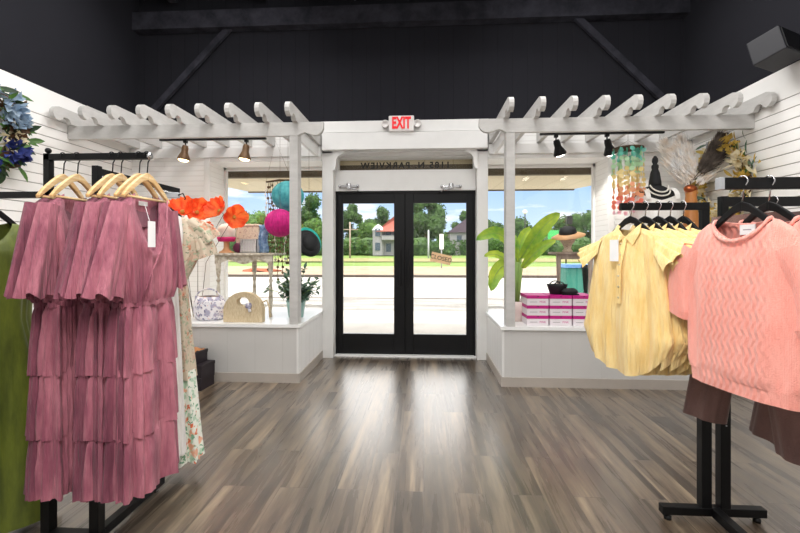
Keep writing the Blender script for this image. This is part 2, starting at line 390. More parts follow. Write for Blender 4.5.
# ------------------------------------------------------------------ room shell
XL, XR = -3.87, 3.27; YB = -2.6; YF = 5.36; YO = 5.86; ZT = 3.06; ZC = 4.85
WL0, WL1, WR0, WR1 = -2.80, -1.325, .815, 2.28      # window openings
DL, DR = -1.18, .675; PF = 4.365; PZ = .62
struct(MB().bx(XL, XR, YB, YO, -.12, 0).build('floor', M['floor']), 'grey brown wood plank floor running to the glass doors', 'floor')
def wallside(nm, x0, x1):
    w = struct(MB().bx(x0, x1, YB, YO, 0, ZT).build(nm, M['siding']), 'white horizontal board wall on the '+nm.split('_')[1]+' side', 'wall')
    return w
wallside('wall_left', XL-.2, XL); wallside('wall_right', XR, XR+.2)
struct(MB().bx(XL-.2, XR+.2, YB-.2, YB, 0, ZC).build('wall_back', M['white']), 'white wall behind the viewer', 'wall')
w = MB()
w.bx(XL, WL0, YF, YO, 0, ZT); w.bx(WR1, XR, YF, YO, 0, ZT)
w.bx(WL0, WL1, YF, YO, 2.56, ZT); w.bx(WR0, WR1, YF, YO, 2.56, ZT)
w.bx(WL0, WL1, 5.74, YO, -.1, .55); w.bx(WR0, WR1, 5.74, YO, -.1, .55)
struct(w.build('wall_front', M['brick']), 'white painted brick front wall around the shop windows', 'wall')
w = MB()
w.bx(WL1, DL, 5.40, YO, 0, 2.70); w.bx(DR, WR0, 5.40, YO, 0, 2.70)
w.bx(WL1, WR0, 5.40, YO, 2.66, ZT)
w.bx(DL, DR, 5.54, 5.70, 2.19, 2.455)
struct(w.build('trim_1', M['white'], bev=.006), 'white painted casing around the entrance', 'trim')
# header beam and corner brackets over the entrance
w = MB().bx(WL1+.02, WR0-.02, 5.30, 5.40, 2.685, 2.90)
w.bx(WL1+.0, WR0-.0, 5.34, 5.40, 2.915, ZT)
struct(w.build('trim_2', M['white'], bev=.004), 'white header boards over the entrance', 'trim')
w = MB()
for sx, x in ((1, DL), (-1, DR)):
    pts = [(0, 2.685), (.15, 2.685), (.145, 2.655), (.11, 2.64), (.075, 2.62), (.05, 2.58), (.045, 2.5), (.03, 2.44), (0, 2.44)]
    w.prism([(x+sx*a, b) for a, b in pts], 'y', 5.36, 5.42)
struct(w.build('trim_3', M['white']), 'small scrolled brackets under the entrance header', 'trim')
# window casings (flat boards round the openings) and ledger boards
w = MB()
for a, b, o in ((WL0, WL1, -1), (WR0, WR1, 1)):
    xo = a if o < 0 else b
    w.bx(min(xo, xo+o*.075), max(xo, xo+o*.075), YF-.02, YF, PZ, 2.62)
    w.bx(a if o < 0 else a, b, YF-.02, YF, 2.555, 2.61)
struct(w.build('trim_4', M['white'], bev=.004), 'white flat casing round the display windows', 'trim')
w = MB().bx(XL, WL1, YF-.045, YF, 2.61, 2.735).bx(WR0, XR, YF-.045, YF, 2.61, 2.735)
struct(w.build('trim_5', M['white'], bev=.003), 'white ledger board carrying the rafters', 'trim')
# black upper walls, ceiling, beams
w = MB().bx(XL-.2, XL+.0, YB, YO, ZT, ZC).bx(XR, XR+.2, YB, YO, ZT, ZC).bx(XL-.2, XR+.2, 5.5, YO, ZT, ZC)
struct(w.build('wall_upper', M['black_ceiling']), 'black painted upper walls above the white boards', 'wall')
struct(MB().bx(XL-.2, XR+.2, YB-.2, YO+.1, ZC, ZC+.1).build('ceiling', M['black_ceiling']), 'high black painted ceiling', 'ceiling')
struct(MB().bx(XL-.2, XR+.2, YB-.2, YO+.1, ZC+.1, ZC+.2).build('roof', M['black_beam']), 'dark flat roof of the shop', 'roof')
w = MB().bx(XL, XR, 5.36, 5.5, 4.33, 4.56).bx(XL, XR, 3.3, 3.42, 4.62, ZC)
for pa, pb in (((233, 24), (152, 112)), ((573, 14), (664, 100))):
    a = at(*pa, 5.44); b = at(*pb, 5.44); w.bar(a, b, .05, .08)
for k in range(6): w.bx(XL+.5+k*1.2, XL+.6+k*1.2, YB, 5.4, ZC-.16, ZC)
struct(w.build('ceiling_beams', M['black_beam']), 'black tie beam and diagonal braces under the ceiling', 'beam')
# speaker on the right upper wall
SPK = V((3.03, 3.80, 3.13))
t = empty('wall_speaker', SPK, 0, 'charcoal box speaker mounted high on the black wall at upper right', 'speaker')
q = Matrix.Rotation(R(28), 3, 'Z') @ Matrix.Rotation(R(-14), 3, 'X')
MB().box(SPK, (.34, .24, .22), q).build('cabinet', M['speaker'], t, bev=.01)
MB().box(SPK+q @ V((0, -.123, 0)), (.30, .008, .18), q).build('grille', M['blackplastic'], t)
MB().bar(SPK+V((.08,.06,.04)), (XR, 3.92, 3.2), .04).build('wall_bracket', M['blackmetal'], t)

# display platforms
def platform(nm, x0, x1, xi, wx0, wx1, label):
    t = empty(nm, ((x0+x1)/2, PF, 0), 0, label, 'display platform')
    s = 1 if xi == x1 else -1
    MB().bx(min(x0, x1)+(.0), x1, PF+.012, YF, .0, .585).build('front_panel', M['frontboard'], t)
    MB().bx(*( (xi-.012, xi+.002) if s > 0 else (xi-.002, xi+.012)), PF+.01, 5.40, .0, .585).build('side_panel', M['beadboard'], t)
    m = MB().bx(min(x0, x1)-0, x1+0, PF-.012, YF, .585, PZ)
    m.bx(wx0, wx1, YF, 5.74, .55, PZ)
    m.bx(*((xi, xi+.02) if s > 0 else (xi-.02, xi)), PF-.012, 5.395, .585, PZ)
    m.build('top_board', M['sill'], t)
    m = MB().bx(x0, x1, PF, PF+.012, 0, .098); m.bx(*((xi, xi+.012) if s > 0 else (xi-.012, xi)), PF, 5.395, 0, .098)
    m.build('baseboard', M['baseb'], t)
    m = MB().bx(*((xi-.02, xi+.004) if s > 0 else (xi-.004, xi+.02)), PF+.004, PF+.014, .1, .585)
    m.build('corner_strip', M['white'], t)
    return t
platform('display_platform', XL, WL1, WL1, WL0, WL1, 'white panelled display platform under the left shop window')
platform('display_platform', WR0-.011, XR, WR0-.011, WR0, WR1, 'white panelled display platform under the right shop window')
w = MB().bx(XL, XL+.012, YB, PF, 0, .1); struct(w.build('baseboard_left', M['baseb']), 'taupe baseboard along the left wall', 'baseboard')
w = MB().bx(XR-.012, XR, YB, PF, 0, .1); struct(w.build('baseboard_right', M['baseb']), 'taupe baseboard along the right wall', 'baseboard')

# windows
for i, (a, b) in enumerate(((WL0, WL1), (WR0, WR1))):
    t = empty('window_%d' % (i+1), ((a+b)/2, 5.76, PZ)); struct(t, ('left' if i == 0 else 'right')+' shop display window with a white frame', 'window')
    m = MB().bx(a, a+.03, 5.74, 5.80, PZ, 2.56).bx(b-.03, b, 5.74, 5.80, PZ, 2.56).bx(a, b, 5.74, 5.80, 2.52, 2.56).bx(a, b, 5.74, 5.80, PZ-.03, PZ+.03)
    m.build('frame', M['white'], t)
    MB().bx(a+.03, b-.03, 5.765, 5.77, PZ+.03, 2.52).build('pane', M['glass'], t)
t = empty('window_3', (-.25, 5.62, 2.455)); struct(t, 'narrow transom window with mirrored dark lettering over the doors', 'window')
MB().bx(DL, DR, 5.58, 5.64, 2.455, 2.475).bx(DL, DR, 5.58, 5.64, 2.64, 2.66).bx(DL, DL+.03, 5.58, 5.64, 2.475, 2.64).bx(DR-.03, DR, 5.58, 5.64, 2.475, 2.64).build('frame', M['white'], t)
MB().bx(DL+.03, DR-.03, 5.608, 5.612, 2.475, 2.64).build('pane', M['glass_clear'], t)
textmesh('1185 N. PARKVIEW', 'lettering', .112, M['ink'], t, (-.25-.0, 5.60, 2.533), (R(90), 0, R(180)), .002, bold=.0035, sp=1.3)

# double doors
xm = (DL+DR)/2; pl0 = at(343, 204, 5.58).x; pl1 = at(394, 204, 5.58).x; pr0 = at(413.6, 204, 5.58).x; pr1 = at(466.3, 204, 5.58).x
def leafdoor(nm, x0, x1, g0, g1, hs, label):
    t = empty(nm, ((x0+x1)/2, 5.58, 0)); struct(t, label, 'door')
    Z0, Z1 = .285, 2.03; y0, y1 = 5.575, 5.62
    m = MB().bx(x0, g0, y0, y1, .02, 2.165).bx(g1, x1, y0, y1, .02, 2.165).bx(g0, g1, y0, y1, .02, Z0).bx(g0, g1, y0, y1, Z1, 2.165)
    df = m.build('door_frame', M['blackframe'], t, bev=.004)
    MB().bx(g0, g1, 5.595, 5.60, Z0, Z1).build('pane', M['glass'], t)
    MB().bx(g0, g1, 5.585, 5.61, Z0, Z0+.006).build('glazing_bead', M['galv'], df)
    MB().bx((x1 if nm == 'door_1' else x0)-.006, (x1 if nm == 'door_1' else x0)+.006, 5.58, 5.615, .02, 2.165).build('meeting_strip', M['blackmetal'], t)
    MB().bx(*hs, 5.545, 5.575, .93, 1.42).build('lock_plate', M['blackmetal'], df, bev=.004)
    return t
leafdoor('door_1', DL+.02, xm-.004, pl0, pl1, (xm-.10, xm-.05), 'left black framed glass door leaf')
leafdoor('door_2', xm+.004, DR-.02, pr0, pr1, (xm+.03, xm+.06), 'right black framed glass door leaf')
struct(MB().bx(DL, DL+.02, 5.56, 5.64, 0, 2.19).bx(DR-.02, DR, 5.56, 5.64, 0, 2.19).bx(DL, DR, 5.56, 5.64, 2.165, 2.19).build('door_3', M['blackframe']), 'black metal frame around the glass doors', 'door frame')
struct(MB().bx(DL, DR, 5.50, 5.70, -.01, .018).build('trim_6', M['sill']), 'pale threshold under the doors', 'threshold')
for px, s, lab in ((349, 1, 'chrome door closer on the lintel above the left door'), (451, -1, 'chrome door closer on the lintel above the right door')):
    p = at(px, 186.5, 5.53); t = empty('door_closer', p, 0, lab, 'door closer', 'door closers above the glass doors')
    m = MB().bx(p.x-.12, p.x+.12, 5.50, 5.54, p.z-.014, p.z+.014); m.lathe([(0, -.04), (.03, -.035), (.034, 0), (.03, .035), (0, .04)], (p.x, 5.49, p.z), 12, sx=1, sy=.5)
    m.blob((p.x-.12, 5.51, p.z), .022, 8, 6).blob((p.x+.12, 5.51, p.z), .022, 8, 6)
    m.build('closer_body', M['chrome'], t, 'auto')
    MB().tube([(p.x, 5.49, p.z-.03), (p.x+s*.10, 5.46, p.z-.05), (p.x+s*.16, 5.56, p.z-.085)], .009, 6).build('closer_arm', M['chrome'], t, True)
# exit sign
p = at(401.5, 124.5, 5.32)
t = empty('exit_sign', p, 0, 'white emergency sign reading EXIT in red with two round lamp heads', 'exit sign')
MB().bx(p.x-.16, p.x+.16, 5.27, 5.34, p.z-.10, p.z+.10).build('housing', M['exitbox'], t, bev=.012)
EX = textmesh('EXIT', 'lettering', .2, M['exitred'], t, (0, 0, 0), (R(90), 0, 0), .006, local=True, bold=.007)
for v in EX.data.vertices: v.co.x = v.co.x*.58; v.co.y -= .052
for s in (-1, 1):
    c = V((p.x+s*.205, 5.30, p.z+.0)); q = Matrix.Rotation(R(90), 3, 'X')
    h = MB().lathe([(0, -.03), (.04, -.03), (.048, .0), (.048, .03), (.040, .03), (.034, .012), (0, .01)], c, 18, q).build('lamp_head', M['exitbox'], t, True)

# pergolas
RZ0, RZ1 = 2.745, 2.885
prof = [(5.355, RZ1), (4.12, RZ1), (4.085, RZ1-.012), (4.06, RZ1-.04), (4.052, RZ1-.075), (4.06, RZ1-.11), (4.085, RZ1-.135), (4.12, RZ1-.145), (4.15, RZ1-.135),
        (4.163, RZ1-.11), (4.185, RZ1-.092), (4.22, RZ1-.09), (4.25, RZ1-.103), (4.268, RZ1-.135), (4.27, RZ0), (5.355, RZ0)]
def pergola(s, xin, xout, xpost, xs, label):
    t = empty('pergola', (xpost, PF+.07, PZ), 0, label, 'pergola')
    # front beam with an ogee end past the post
    zb, zt = 2.61, 2.75
    u = xpost+s*.045; e = xin
    pts = [(0, 0), (.035, .022), (.07, .034), (.10, .026), (.135, .010), (.175, .002), (.215, .010), (.245, .035), (.262, .07), (.262, .14)]
    k = abs(e-u)/.262
    poly = [(xout, zt), (xout, zb), (u, zb)]+[(u+s*a*k, zb+b) for a, b in pts[1:]]
    MB().prism(poly, 'y', PF-.015, PF+.035).build('front_beam', M['whitewood'], t)
    MB().bx(xpost-.045, xpost+.045, PF+.035, PF+.115, PZ, zb+.1).bx(xpost-.045, xpost+.045, PF-.01, PF+.036, PZ, zb).build('post', M['whitewood'], t, bev=.003)
    a = V((xpost, PF+.036, zb+.005)); 
    MB().bx(xpost-.02, xpost+.02, PF+.11, YF-.045, zb-.005, zb+.13).build('side_beam', M['white'], t)
    for x in xs:
        MB().prism(prof, 'x', x-.024, x+.024).build('rafter', M['whitewood'], t)
    return t
pergola(1, -1.055, XL+.004, -1.372, [-1.345-.304*i for i in range(9)], 'white painted wooden pergola over the left display platform')
pergola(-1, .565, XR-.004, .885, [.835+.298*i for i in range(9)], 'white painted wooden pergola over the right display platform')
# track lights
for nm, pa, pb, col in (('left', 160, 266, 'amber'), ('right', 540, 664, 'blackmetal')):
    a = at(pa, 138, 4.9).x; b = at(pb, 138, 4.9).x
    tag(MB().bx(a, b, 4.885, 4.92, RZ0-.022, RZ0-.0005).build('light_track', M['blackmetal']), 'thin dark lighting track fixed under the %s pergola rafters' % nm, 'light track', 'lighting tracks')
def spot(px, py, amber, label):
    Y = 4.9; p = at(px, py, Y); z1 = RZ0-.022
    sf = 1.2
    t = empty('track_spotlight', (p.x, Y, z1), 0, label, 'spotlight', 'track spotlights')
    hm = M['amber'] if amber else M['blackmetal']
    MB().bx(p.x-.02, p.x+.02, Y-.02, Y+.02, z1-.03, z1).tube([(p.x, Y, z1-.03), (p.x, Y, z1-.06)], .008, 6).build('stem', M['blackmetal'], t)
    q = (Matrix.Rotation(R(8), 3, 'Y') if amber else Matrix.Rotation(R(-22), 3, 'Y') @ Matrix.Rotation(R(18), 3, 'X'))
    c = V((p.x, Y, z1-.055))
    lh_ = MB().lathe([(0, 0), (.026, -.005), (.032, -.03), (.032, -.07), (.045, -.10), (.060, -.135), (.060, -.15), (.05, -.15), (.03, -.12), (0, -.115)], c, 16, q @ Matrix.Scale(sf, 3)).build('lamp_housing', hm, t, 'auto')
    MB().lathe([(0, -.168), (.03, -.165), (.05, -.152), (.05, -.14), (0, -.135)], c, 16, q @ Matrix.Scale(sf, 3)).build('bulb', M['bulb'] if amber else M['bulbw'], lh_, True)
    l = bpy.data.lights.new('spot', 'SPOT'); l.energy = 22; l.spot_size = R(95); l.color = (1, .88, .7) if amber else (1, .96, .9); l.shadow_soft_size = .05
    lo = bpy.data.objects.new('spot_lamp', l); C.objects.link(lo); lo.location = c+q @ V((0, 0, -.22)); lo.rotation_euler = q.to_euler()
spot(185.5, 150, True, 'bronze spotlight with glowing bulb, nearer the left wall')
spot(246.5, 150, True, 'bronze spotlight with glowing bulb, nearer the left pergola post')
spot(556, 145, False, 'black spotlight angled down, nearer the right pergola post')
spot(607, 145, False, 'black spotlight angled down beside the shell mobile')
# small square sensor plates on side walls
for x, y, z, lab in ((XR-.012, 5.02, 2.60, 'small grey square plate on the white right wall'),):
    t = tag(MB().bx(x, XR, y-.04, y+.04, z-.05, z+.05).build('wall_plate', M['galv'], org=(x, y, z), bev=.004), lab, 'wall plate')
# ------------------------------------------------------------------ clothing rails, hangers and garments
def lerp(a, b, t): return a+(b-a)*t
def interp(rows, z_count):
    """rows: (z, w, d, amp, xo, yo); returns z_count rows evenly spread over the row list"""
    out = []; k = len(rows)-1
    for i in range(z_count):
        t = i/(z_count-1)*k; a = min(int(t), k-1); f = t-a
        out.append([lerp(rows[a][j], rows[a+1][j], f) for j in range(6)])
    return out
def shell(mb, rows, n=72, m=24, folds=(9, 14, 23), seed=1, neck=None, hem=None, e=.75, ruf=0):
    """a cloth tube. neck=(front drop, half width, z where it has faded, back drop); hem=(side lift, side exponent)"""
    rnd = random.Random(seed); ph = [rnd.random()*6.28 for _ in folds]; ph2 = rnd.random()*50
    wt = [1, .7, .45, .3][:len(folds)]
    rr = interp(rows, m); z0 = rr[0][0]; z1 = rr[-1][0]
    def fn(u, v):
        r = rr[int(round(v*(m-1)))]; th = 2*pi*u; c = cos(th); s = sin(th)
        x = math.copysign(abs(c)**e, c)*r[1]; y = math.copysign(abs(s)**e, s)*r[2]
        f = sum(w*sin(k*th+p+.35*sin(3*v+p)) for w, k, p in zip(wt, folds, ph))
        f += .6*noise.noise(V((c*2.0+ph2, s*2.0, v*3)))
        a = r[3]*f; nl = sqrt(c*c+s*s*2)+1e-6
        x += c/nl*a*.6; y += s/nl*a*1.3; z = r[0]
        if neck:
            drop, hw, zc, back = neck
            kx = max(0, 1-abs(r[1]*c)/hw) if abs(c) < 1 else 0
            dr = (drop if s < 0 else back)*(kx**.8)
            zt = z0-dr
            if z > zc: z = zt+(z0-z)/(z0-zc)*(zc-zt)
        if hem:
            lift, zs = hem
            if z < zs: z += lift*(abs(c)**2.2)*(zs-z)/(zs-z1)
        if ruf: z += ruf*sin(11*th+ph[0])*v**3
        return V((x+r[4], y+r[5], z))
    return mb.grid(fn, n, m, True)
def sleeve(mb, p0, p1, r0, r1, n=32, m=12, fold=0.0, nf=6, seed=1, bow=.02, slant=0):
    rnd = random.Random(seed); ph = rnd.random()*6.28
    p0 = V(p0); p1 = V(p1); s = 1 if p1.x > p0.x else -1
    def fn(u, v):
        c = p0.lerp(p1, v)+V((s*bow*sin(pi*v), 0, bow*sin(pi*v)*.4))
        d = (p1-p0).normalized(); q = V((0, 1, 0)); pr = d.cross(q).normalized()
        a = lerp(r0[0], r1[0], v**.8); b = lerp(r0[1], r1[1], v**.8); th = 2*pi*u
        f = 1+fold*v*sin(nf*th+ph)+fold*.5*v*sin((nf*2+1)*th+ph*2)
        p = c+pr*cos(th)*a*f+q*sin(th)*b*f
        p.z += slant*cos(th)*v+(.012*v**4*sin(nf*th+ph+1.5) if fold > .25 else 0)
        return p
    return mb.grid(fn, n, m, True)

def hanger(kind, loc, rz, label, group, drop=.10, w=.15):
    nm = 'wooden_hanger' if kind == 'wood' else 'plastic_hanger'
    t = empty(nm, loc, rz, label, 'hanger', group)
    ro = .022
    pts = [(-ro*cos(a), 0, ro*sin(a)-.004) for a in [R(x) for x in range(-10, 200, 18)]]
    pts = [(x, y, z-.018) for x, y, z in pts]+[(.006, 0, -.05), (0, 0, -drop-.01)]
    MB().tube(pts, .0028, 6).build('hook', M['chrome'] if kind != 'wood' else M['blackmetal'], t, True, local=True)
    th = .008 if kind == 'wood' else .007
    m = MB()
    for s in (-1, 1):
        top = [(0, -drop), (.03, -drop-.012), (.075, -drop-.046), (.12, -drop-.085), (w, -drop-.12)]
        bot = [(w-.004, -drop-.133), (.12, -drop-.112), (.075, -drop-.076), (.03, -drop-.044), (0, -drop-.036)]
        poly = [(s*a, b) for a, b in top+bot]
        m.prism(poly if s > 0 else poly[::-1], 'y', -th, th)
    m.build('hanger_body', M['wood_hanger'] if kind == 'wood' else M['blackplastic'], t, local=True, bev=.003)
    if kind == 'wood':
        MB().tube([(-w+.02, 0, -drop-.122), (w-.02, 0, -drop-.122)], .006, 8).build('trouser_bar', M['wood_hanger'], t, True, local=True)
    return t

# ---- left rack
RZ = 1.83; RY = 1.90
def rail(p, q, r=.015): return MB().bar(p, q, r*2)
t = empty('clothing_rack', (-1.66, RY, 0), 0, 'black metal four way clothing rack holding the dusty rose dresses', 'clothing rack')
xa, xb = -1.785, -1.545
for x, zt, nm in ((xa, RZ+.03, 'post'), (xb, 1.80, 'post')):
    MB().bx(x-.023, x+.023, RY-.02, RY+.026, .03, 1.15).build('lower_post', M['blackmetal'], t, bev=.003)
    MB().bx(x-.015, x+.015, RY-.013, RY+.017, 1.15, zt).build('upper_post', M['blackmetal'], t, bev=.002)
MB().bar((xa-.015, RY, RZ+.013), (-1.285, RY, RZ+.013), .026, .030).build('hanging_arm', M['blackmetal'], t, bev=.002)
MB().lathe([(0, -.005), (.017, -.004), (.017, .006), (0, .007)], (-1.285, RY, RZ+.013), 12, Matrix.Rotation(R(90), 3, 'Y')).build('end_cap', M['chrome'], t, True)
MB().bar((xa+.015, RY, 1.665), (-2.62, RY, 1.665), .026, .030).build('hanging_arm', M['blackmetal'], t, bev=.002)
MB().bar((xb, RY+.017, 1.775), (xb, 2.56, 1.775), .026, .030).build('hanging_arm', M['blackmetal'], t, bev=.002)
MB().bx(xa-.02, xb+.03, RY-.022, RY+.022, .03, .072).build('base_bar', M['blackmetal'], t, bev=.003)
MB().bx(xb-.027, xb+.017, 1.35, 2.40, .026, .07).build('base_bar', M['blackmetal'], t, bev=.003)
MB().lathe([(0, 0), (.013, .003), (.013, .02), (.006, .035), (0, .04)], (xb-.005, 2.35, 0), 10).lathe([(0, 0), (.013, .003), (.013, .02), (.006, .035), (0, .04)], (xb-.005, 1.40, 0), 10).build('levelling_foot', M['chrome'], t, True)
MB().blob((xa, RY, RZ+.045), .014, 8, 6).build('knob', M['blackmetal'], t, True)

def mauve_dress(loc, rz, label, seed, tagc=False):
    t = empty('tiered_dress', loc, rz, label, 'dress', 'dusty rose dresses on the left rack')
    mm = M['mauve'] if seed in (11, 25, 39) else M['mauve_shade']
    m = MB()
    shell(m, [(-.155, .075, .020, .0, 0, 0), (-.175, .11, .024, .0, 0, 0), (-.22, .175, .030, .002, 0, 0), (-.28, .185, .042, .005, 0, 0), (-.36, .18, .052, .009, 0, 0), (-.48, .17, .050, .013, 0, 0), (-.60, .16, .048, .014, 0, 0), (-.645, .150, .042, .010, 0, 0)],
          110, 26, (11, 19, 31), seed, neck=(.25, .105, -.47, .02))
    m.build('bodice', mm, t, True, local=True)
    m = MB(); m.grid(lambda u, v: V((lerp(-.085, .085, u), .022+.01*sin(pi*u), -.155-.13*v-.02*sin(pi*u))), 10, 6).build('back_neck_lining', M['mauve_dark'], t, True, local=True)
    # surplice edge and waist tie
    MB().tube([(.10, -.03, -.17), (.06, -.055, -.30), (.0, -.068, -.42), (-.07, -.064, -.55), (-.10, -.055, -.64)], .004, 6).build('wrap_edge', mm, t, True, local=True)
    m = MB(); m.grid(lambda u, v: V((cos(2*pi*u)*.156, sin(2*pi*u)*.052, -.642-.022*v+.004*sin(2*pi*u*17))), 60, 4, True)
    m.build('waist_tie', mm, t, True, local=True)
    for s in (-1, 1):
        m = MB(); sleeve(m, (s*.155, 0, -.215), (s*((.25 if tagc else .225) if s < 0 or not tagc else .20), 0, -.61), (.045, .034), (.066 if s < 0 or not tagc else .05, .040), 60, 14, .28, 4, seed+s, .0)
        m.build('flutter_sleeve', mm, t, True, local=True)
    tiers = [(-.655, -.96, .142, .165, .040, .058), (-.935, -1.24, .155, .168, .052, .066), (-1.215, -1.50, .158, .17, .058, .072)]
    for i, (a, b, w0, w1, d0, d1) in enumerate(tiers):
        m = MB()
        shell(m, [(a, w0, d0, .006, 0, 0), (lerp(a, b, .15), lerp(w0, w1, .35), lerp(d0, d1, .4), .013, 0, 0), (lerp(a, b, .5), lerp(w0, w1, .7), lerp(d0, d1, .8), .016, 0, 0), (b, w1, d1, .018, 0, 0)],
              120, 10, (7, 12, 19, 33), seed, ruf=.005)
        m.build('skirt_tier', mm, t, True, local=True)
    if tagc:
        MB().tube([(-.075, -.045, -.20), (-.09, -.085, -.29)], .0012, 4).bx(-.115, -.07, -.096, -.094, -.40, -.285).build('price_tag', M['tagpaper'], t, local=True)['label'] = 'white price tag'
        tg = MB().bx(-.028, .028, .0195, .021, -.205, -.185).build('neck_label', M['tagpaper'], t, local=True); tg['label'] = 'white neck label'
    return t
xs = [-1.297, -1.336, -1.425, -1.468, -1.64, -1.71]
dn = ['front', 'second', 'third', 'fourth', 'fifth', 'hindmost']
for i, x in enumerate(xs):
    rot = R(90+[-4, -2, 3, 0, 2, 5][i])
    lab = ['foremost dusty rose tiered dress showing its full front and white price tag', 'dusty rose dress directly behind the foremost tagged one', 'third dusty rose dress from the front of the left rack',
           'fourth dusty rose dress, its sleeve showing mid rack', 'dusty rose dress second from the left end of the arm', 'dusty rose dress at the far left end beside the olive dress'][i]
    mauve_dress((x, RY, RZ-.015), rot, lab, 11+i*7, i == 0)
    hanger('wood', (x, RY, RZ+.034), rot, 'pale wooden hanger inside the %s dusty rose dress' % dn[i], 'wooden hangers on the left rack', .10)

# olive dress on the left arm
def plain_dress(nm, loc, rz, label, cm, rows, neck, sl, seed, ruf=None, hemm=None):
    t = empty(nm, loc, rz, label, 'dress')
    m = MB(); shell(m, rows, 84, 34, (7, 12, 19), seed, neck=neck); m.build('dress_body', cm, t, True, local=True)
    if sl:
        for s in (-1, 1):
            m = MB(); sleeve(m, *[(s*a[0], a[1], a[2]) if k < 2 else a for k, a in enumerate(sl[:4])], 36, 12, sl[4], 6, seed+s, .02)
            m.build('sleeve', cm, t, True, local=True)
    return t
t = plain_dress('long_dress', (-2.06, RY, 1.68), R(86), 'olive green satin long dress with ruffled shoulder at the left edge', M['green'],
    [(-.14, .08, .02, 0, 0, 0), (-.17, .18, .03, .002, 0, 0), (-.28, .20, .05, .006, 0, 0), (-.5, .17, .05, .008, 0, 0), (-.62, .16, .05, .01, 0, 0), (-.9, .22, .08, .02, 0, 0), (-1.25, .25, .10, .026, 0, 0), (-1.62, .27, .12, .03, 0, 0)], (.10, .08, -.3, .02), None, 5)
for s in (-1, 1):
    m = MB(); m.grid(lambda u, v: V((s*(.17+.07*v+.018*sin(u*26)*v), lerp(-.06, .06, u)+.01*sin(u*26), -.17-.28*u*0-.05-.26*abs(u-.5)*2*.3-.12*v+.012*sin(u*26+1)*v)), 40, 6)
    m.build('shoulder_ruffle', M['green'], t, True, local=True)
hanger('plastic', (-2.06, RY, 1.685), R(86), 'black plastic hanger holding the olive green dress', 'black hangers on the left rack', .08)
for k, x in enumerate((-2.18, -2.27, -2.36)):
    hanger('plastic', (x, RY, 1.685), R(88+k*3), ['empty black hanger just left of the olive dress', 'middle empty black hanger at the left edge', 'leftmost empty black hanger at the frame edge'][k], 'black hangers on the left rack', .08)

# floral and white dresses on the arm pointing to the window
t = plain_dress('floral_dress', (xb-.045, 2.50, 1.755), R(30), 'cream floral chiffon maxi dress with ruffled sleeves hanging behind the dusty rose dresses', M['floralcloth'],
    [(-.14, .08, .02, 0, 0, 0), (-.17, .16, .03, .002, 0, 0), (-.28, .19, .05, .006, 0, 0), (-.42, .17, .06, .008, 0, 0), (-.54, .115, .05, .006, 0, 0), (-.8, .13, .07, .012, 0, 0), (-1.15, .15, .08, .016, .01, 0)], (.10, .08, -.3, .02), None, 8)
for s in (-1, 1):
    for j, (q0, q1, a0, a1) in enumerate((((.12, 0, -.17), (.235, 0, -.31), (.04, .03), (.085, .05)), ((.16, 0, -.25), (.215, 0, -.40), (.05, .03), (.075, .05)))):
        m = MB(); sleeve(m, (s*q0[0], 0, q0[2]), (s*q1[0], 0, q1[2]), a0, a1, 48, 12, .22, 6, 5+j, .02); m.build('ruffle_sleeve', M['floralcloth'], t, True, local=True)
m = MB(); shell(m, [(-1.10, .145, .08, .010, .01, 0), (-1.3, .16, .085, .015, .01, 0), (-1.5, .17, .09, .018, .015, 0), (-1.66, .18, .095, .02, .02, 0)], 96, 12, (9, 15, 24), 4, ruf=.008)
m.build('lower_skirt', M['floralgreen'], t, True, local=True)['label'] = 'paler green floral lower skirt'
hanger('plastic', (xb-.045, 2.50, 1.765), R(30), 'black hanger inside the cream floral dress', 'black hangers on the left rack', .09)
t = plain_dress('white_dress', (xb-.035, 2.36, 1.79), R(24), 'plain white long dress between the rose dresses and the floral dress', M['whitecloth'],
    [(-.16, .08, .02, 0, 0, 0), (-.19, .15, .025, .002, 0, 0), (-.3, .16, .04, .004, 0, 0), (-.6, .13, .04, .006, 0, 0), (-1.0, .15, .05, .010, 0, 0), (-1.60, .17, .07, .014, 0, 0)], (.08, .08, -.3, .02), None, 18)
hanger('plastic', (xb-.035, 2.36, 1.795), R(24), 'black hanger inside the plain white dress', 'black hangers on the left rack', .09)
t = empty('size_clip', (xb+.01, 2.43, 1.70), 0, 'small grey plastic hook clip above the floral dress', 'clip')
# ---- right rack
QX1, QX2, QY, QZ = 1.456, 1.550, 2.27, 1.62
t = empty('clothing_rack', (1.50, QY, 0), 0, 'black metal four way clothing rack under the yellow blouses and coral sweater', 'clothing rack')
for x in (QX1, QX2):
    MB().bx(x-.025, x+.025, QY-.02, QY+.026, .07, 1.2).build('lower_post', M['blackmetal'], t, bev=.003)
    MB().bx(x-.018, x+.018, QY-.014, QY+.02, 1.2, QZ+.03 if x == QX1 else 1.68).build('upper_post', M['blackmetal'], t, bev=.002)
m = MB()
for k in range(12): m.lathe([(0, 0), (.004, 0), (.004, .002), (0, .002)], (QX2, QY-.0215, .5+k*.055), 8, Matrix.Rotation(R(90), 3, 'X'))
tag(m.build('adjustment_holes', M['galv'], t), kind='stuff')
MB().bar((QX1+.01, QY, QZ+.01), (1.03, QY, QZ+.01), .03, .038).build('hanging_arm', M['blackmetal'], t, bev=.002)
MB().bar((QX2-.01, QY, 1.652), (2.5, QY, 1.652), .03, .048).build('hanging_arm', M['blackmetal'], t, bev=.002)
PX, PY, PZr = 1.245, 1.72, 1.662
MB().bar((PX-.075, PY, PZr), (2.1, PY, PZr), .03, .045).build('hanging_arm', M['blackmetal'], t, bev=.002)
MB().bar((PX-.092, PY, PZr), (PX-.075, PY, PZr), .032, .048).build('end_cap', M['galv'], t, bev=.002)
MB().bx(2.06, 2.10, PY-.02, PY+.02, .07, PZr).build('lower_post', M['blackmetal'], t, bev=.003)
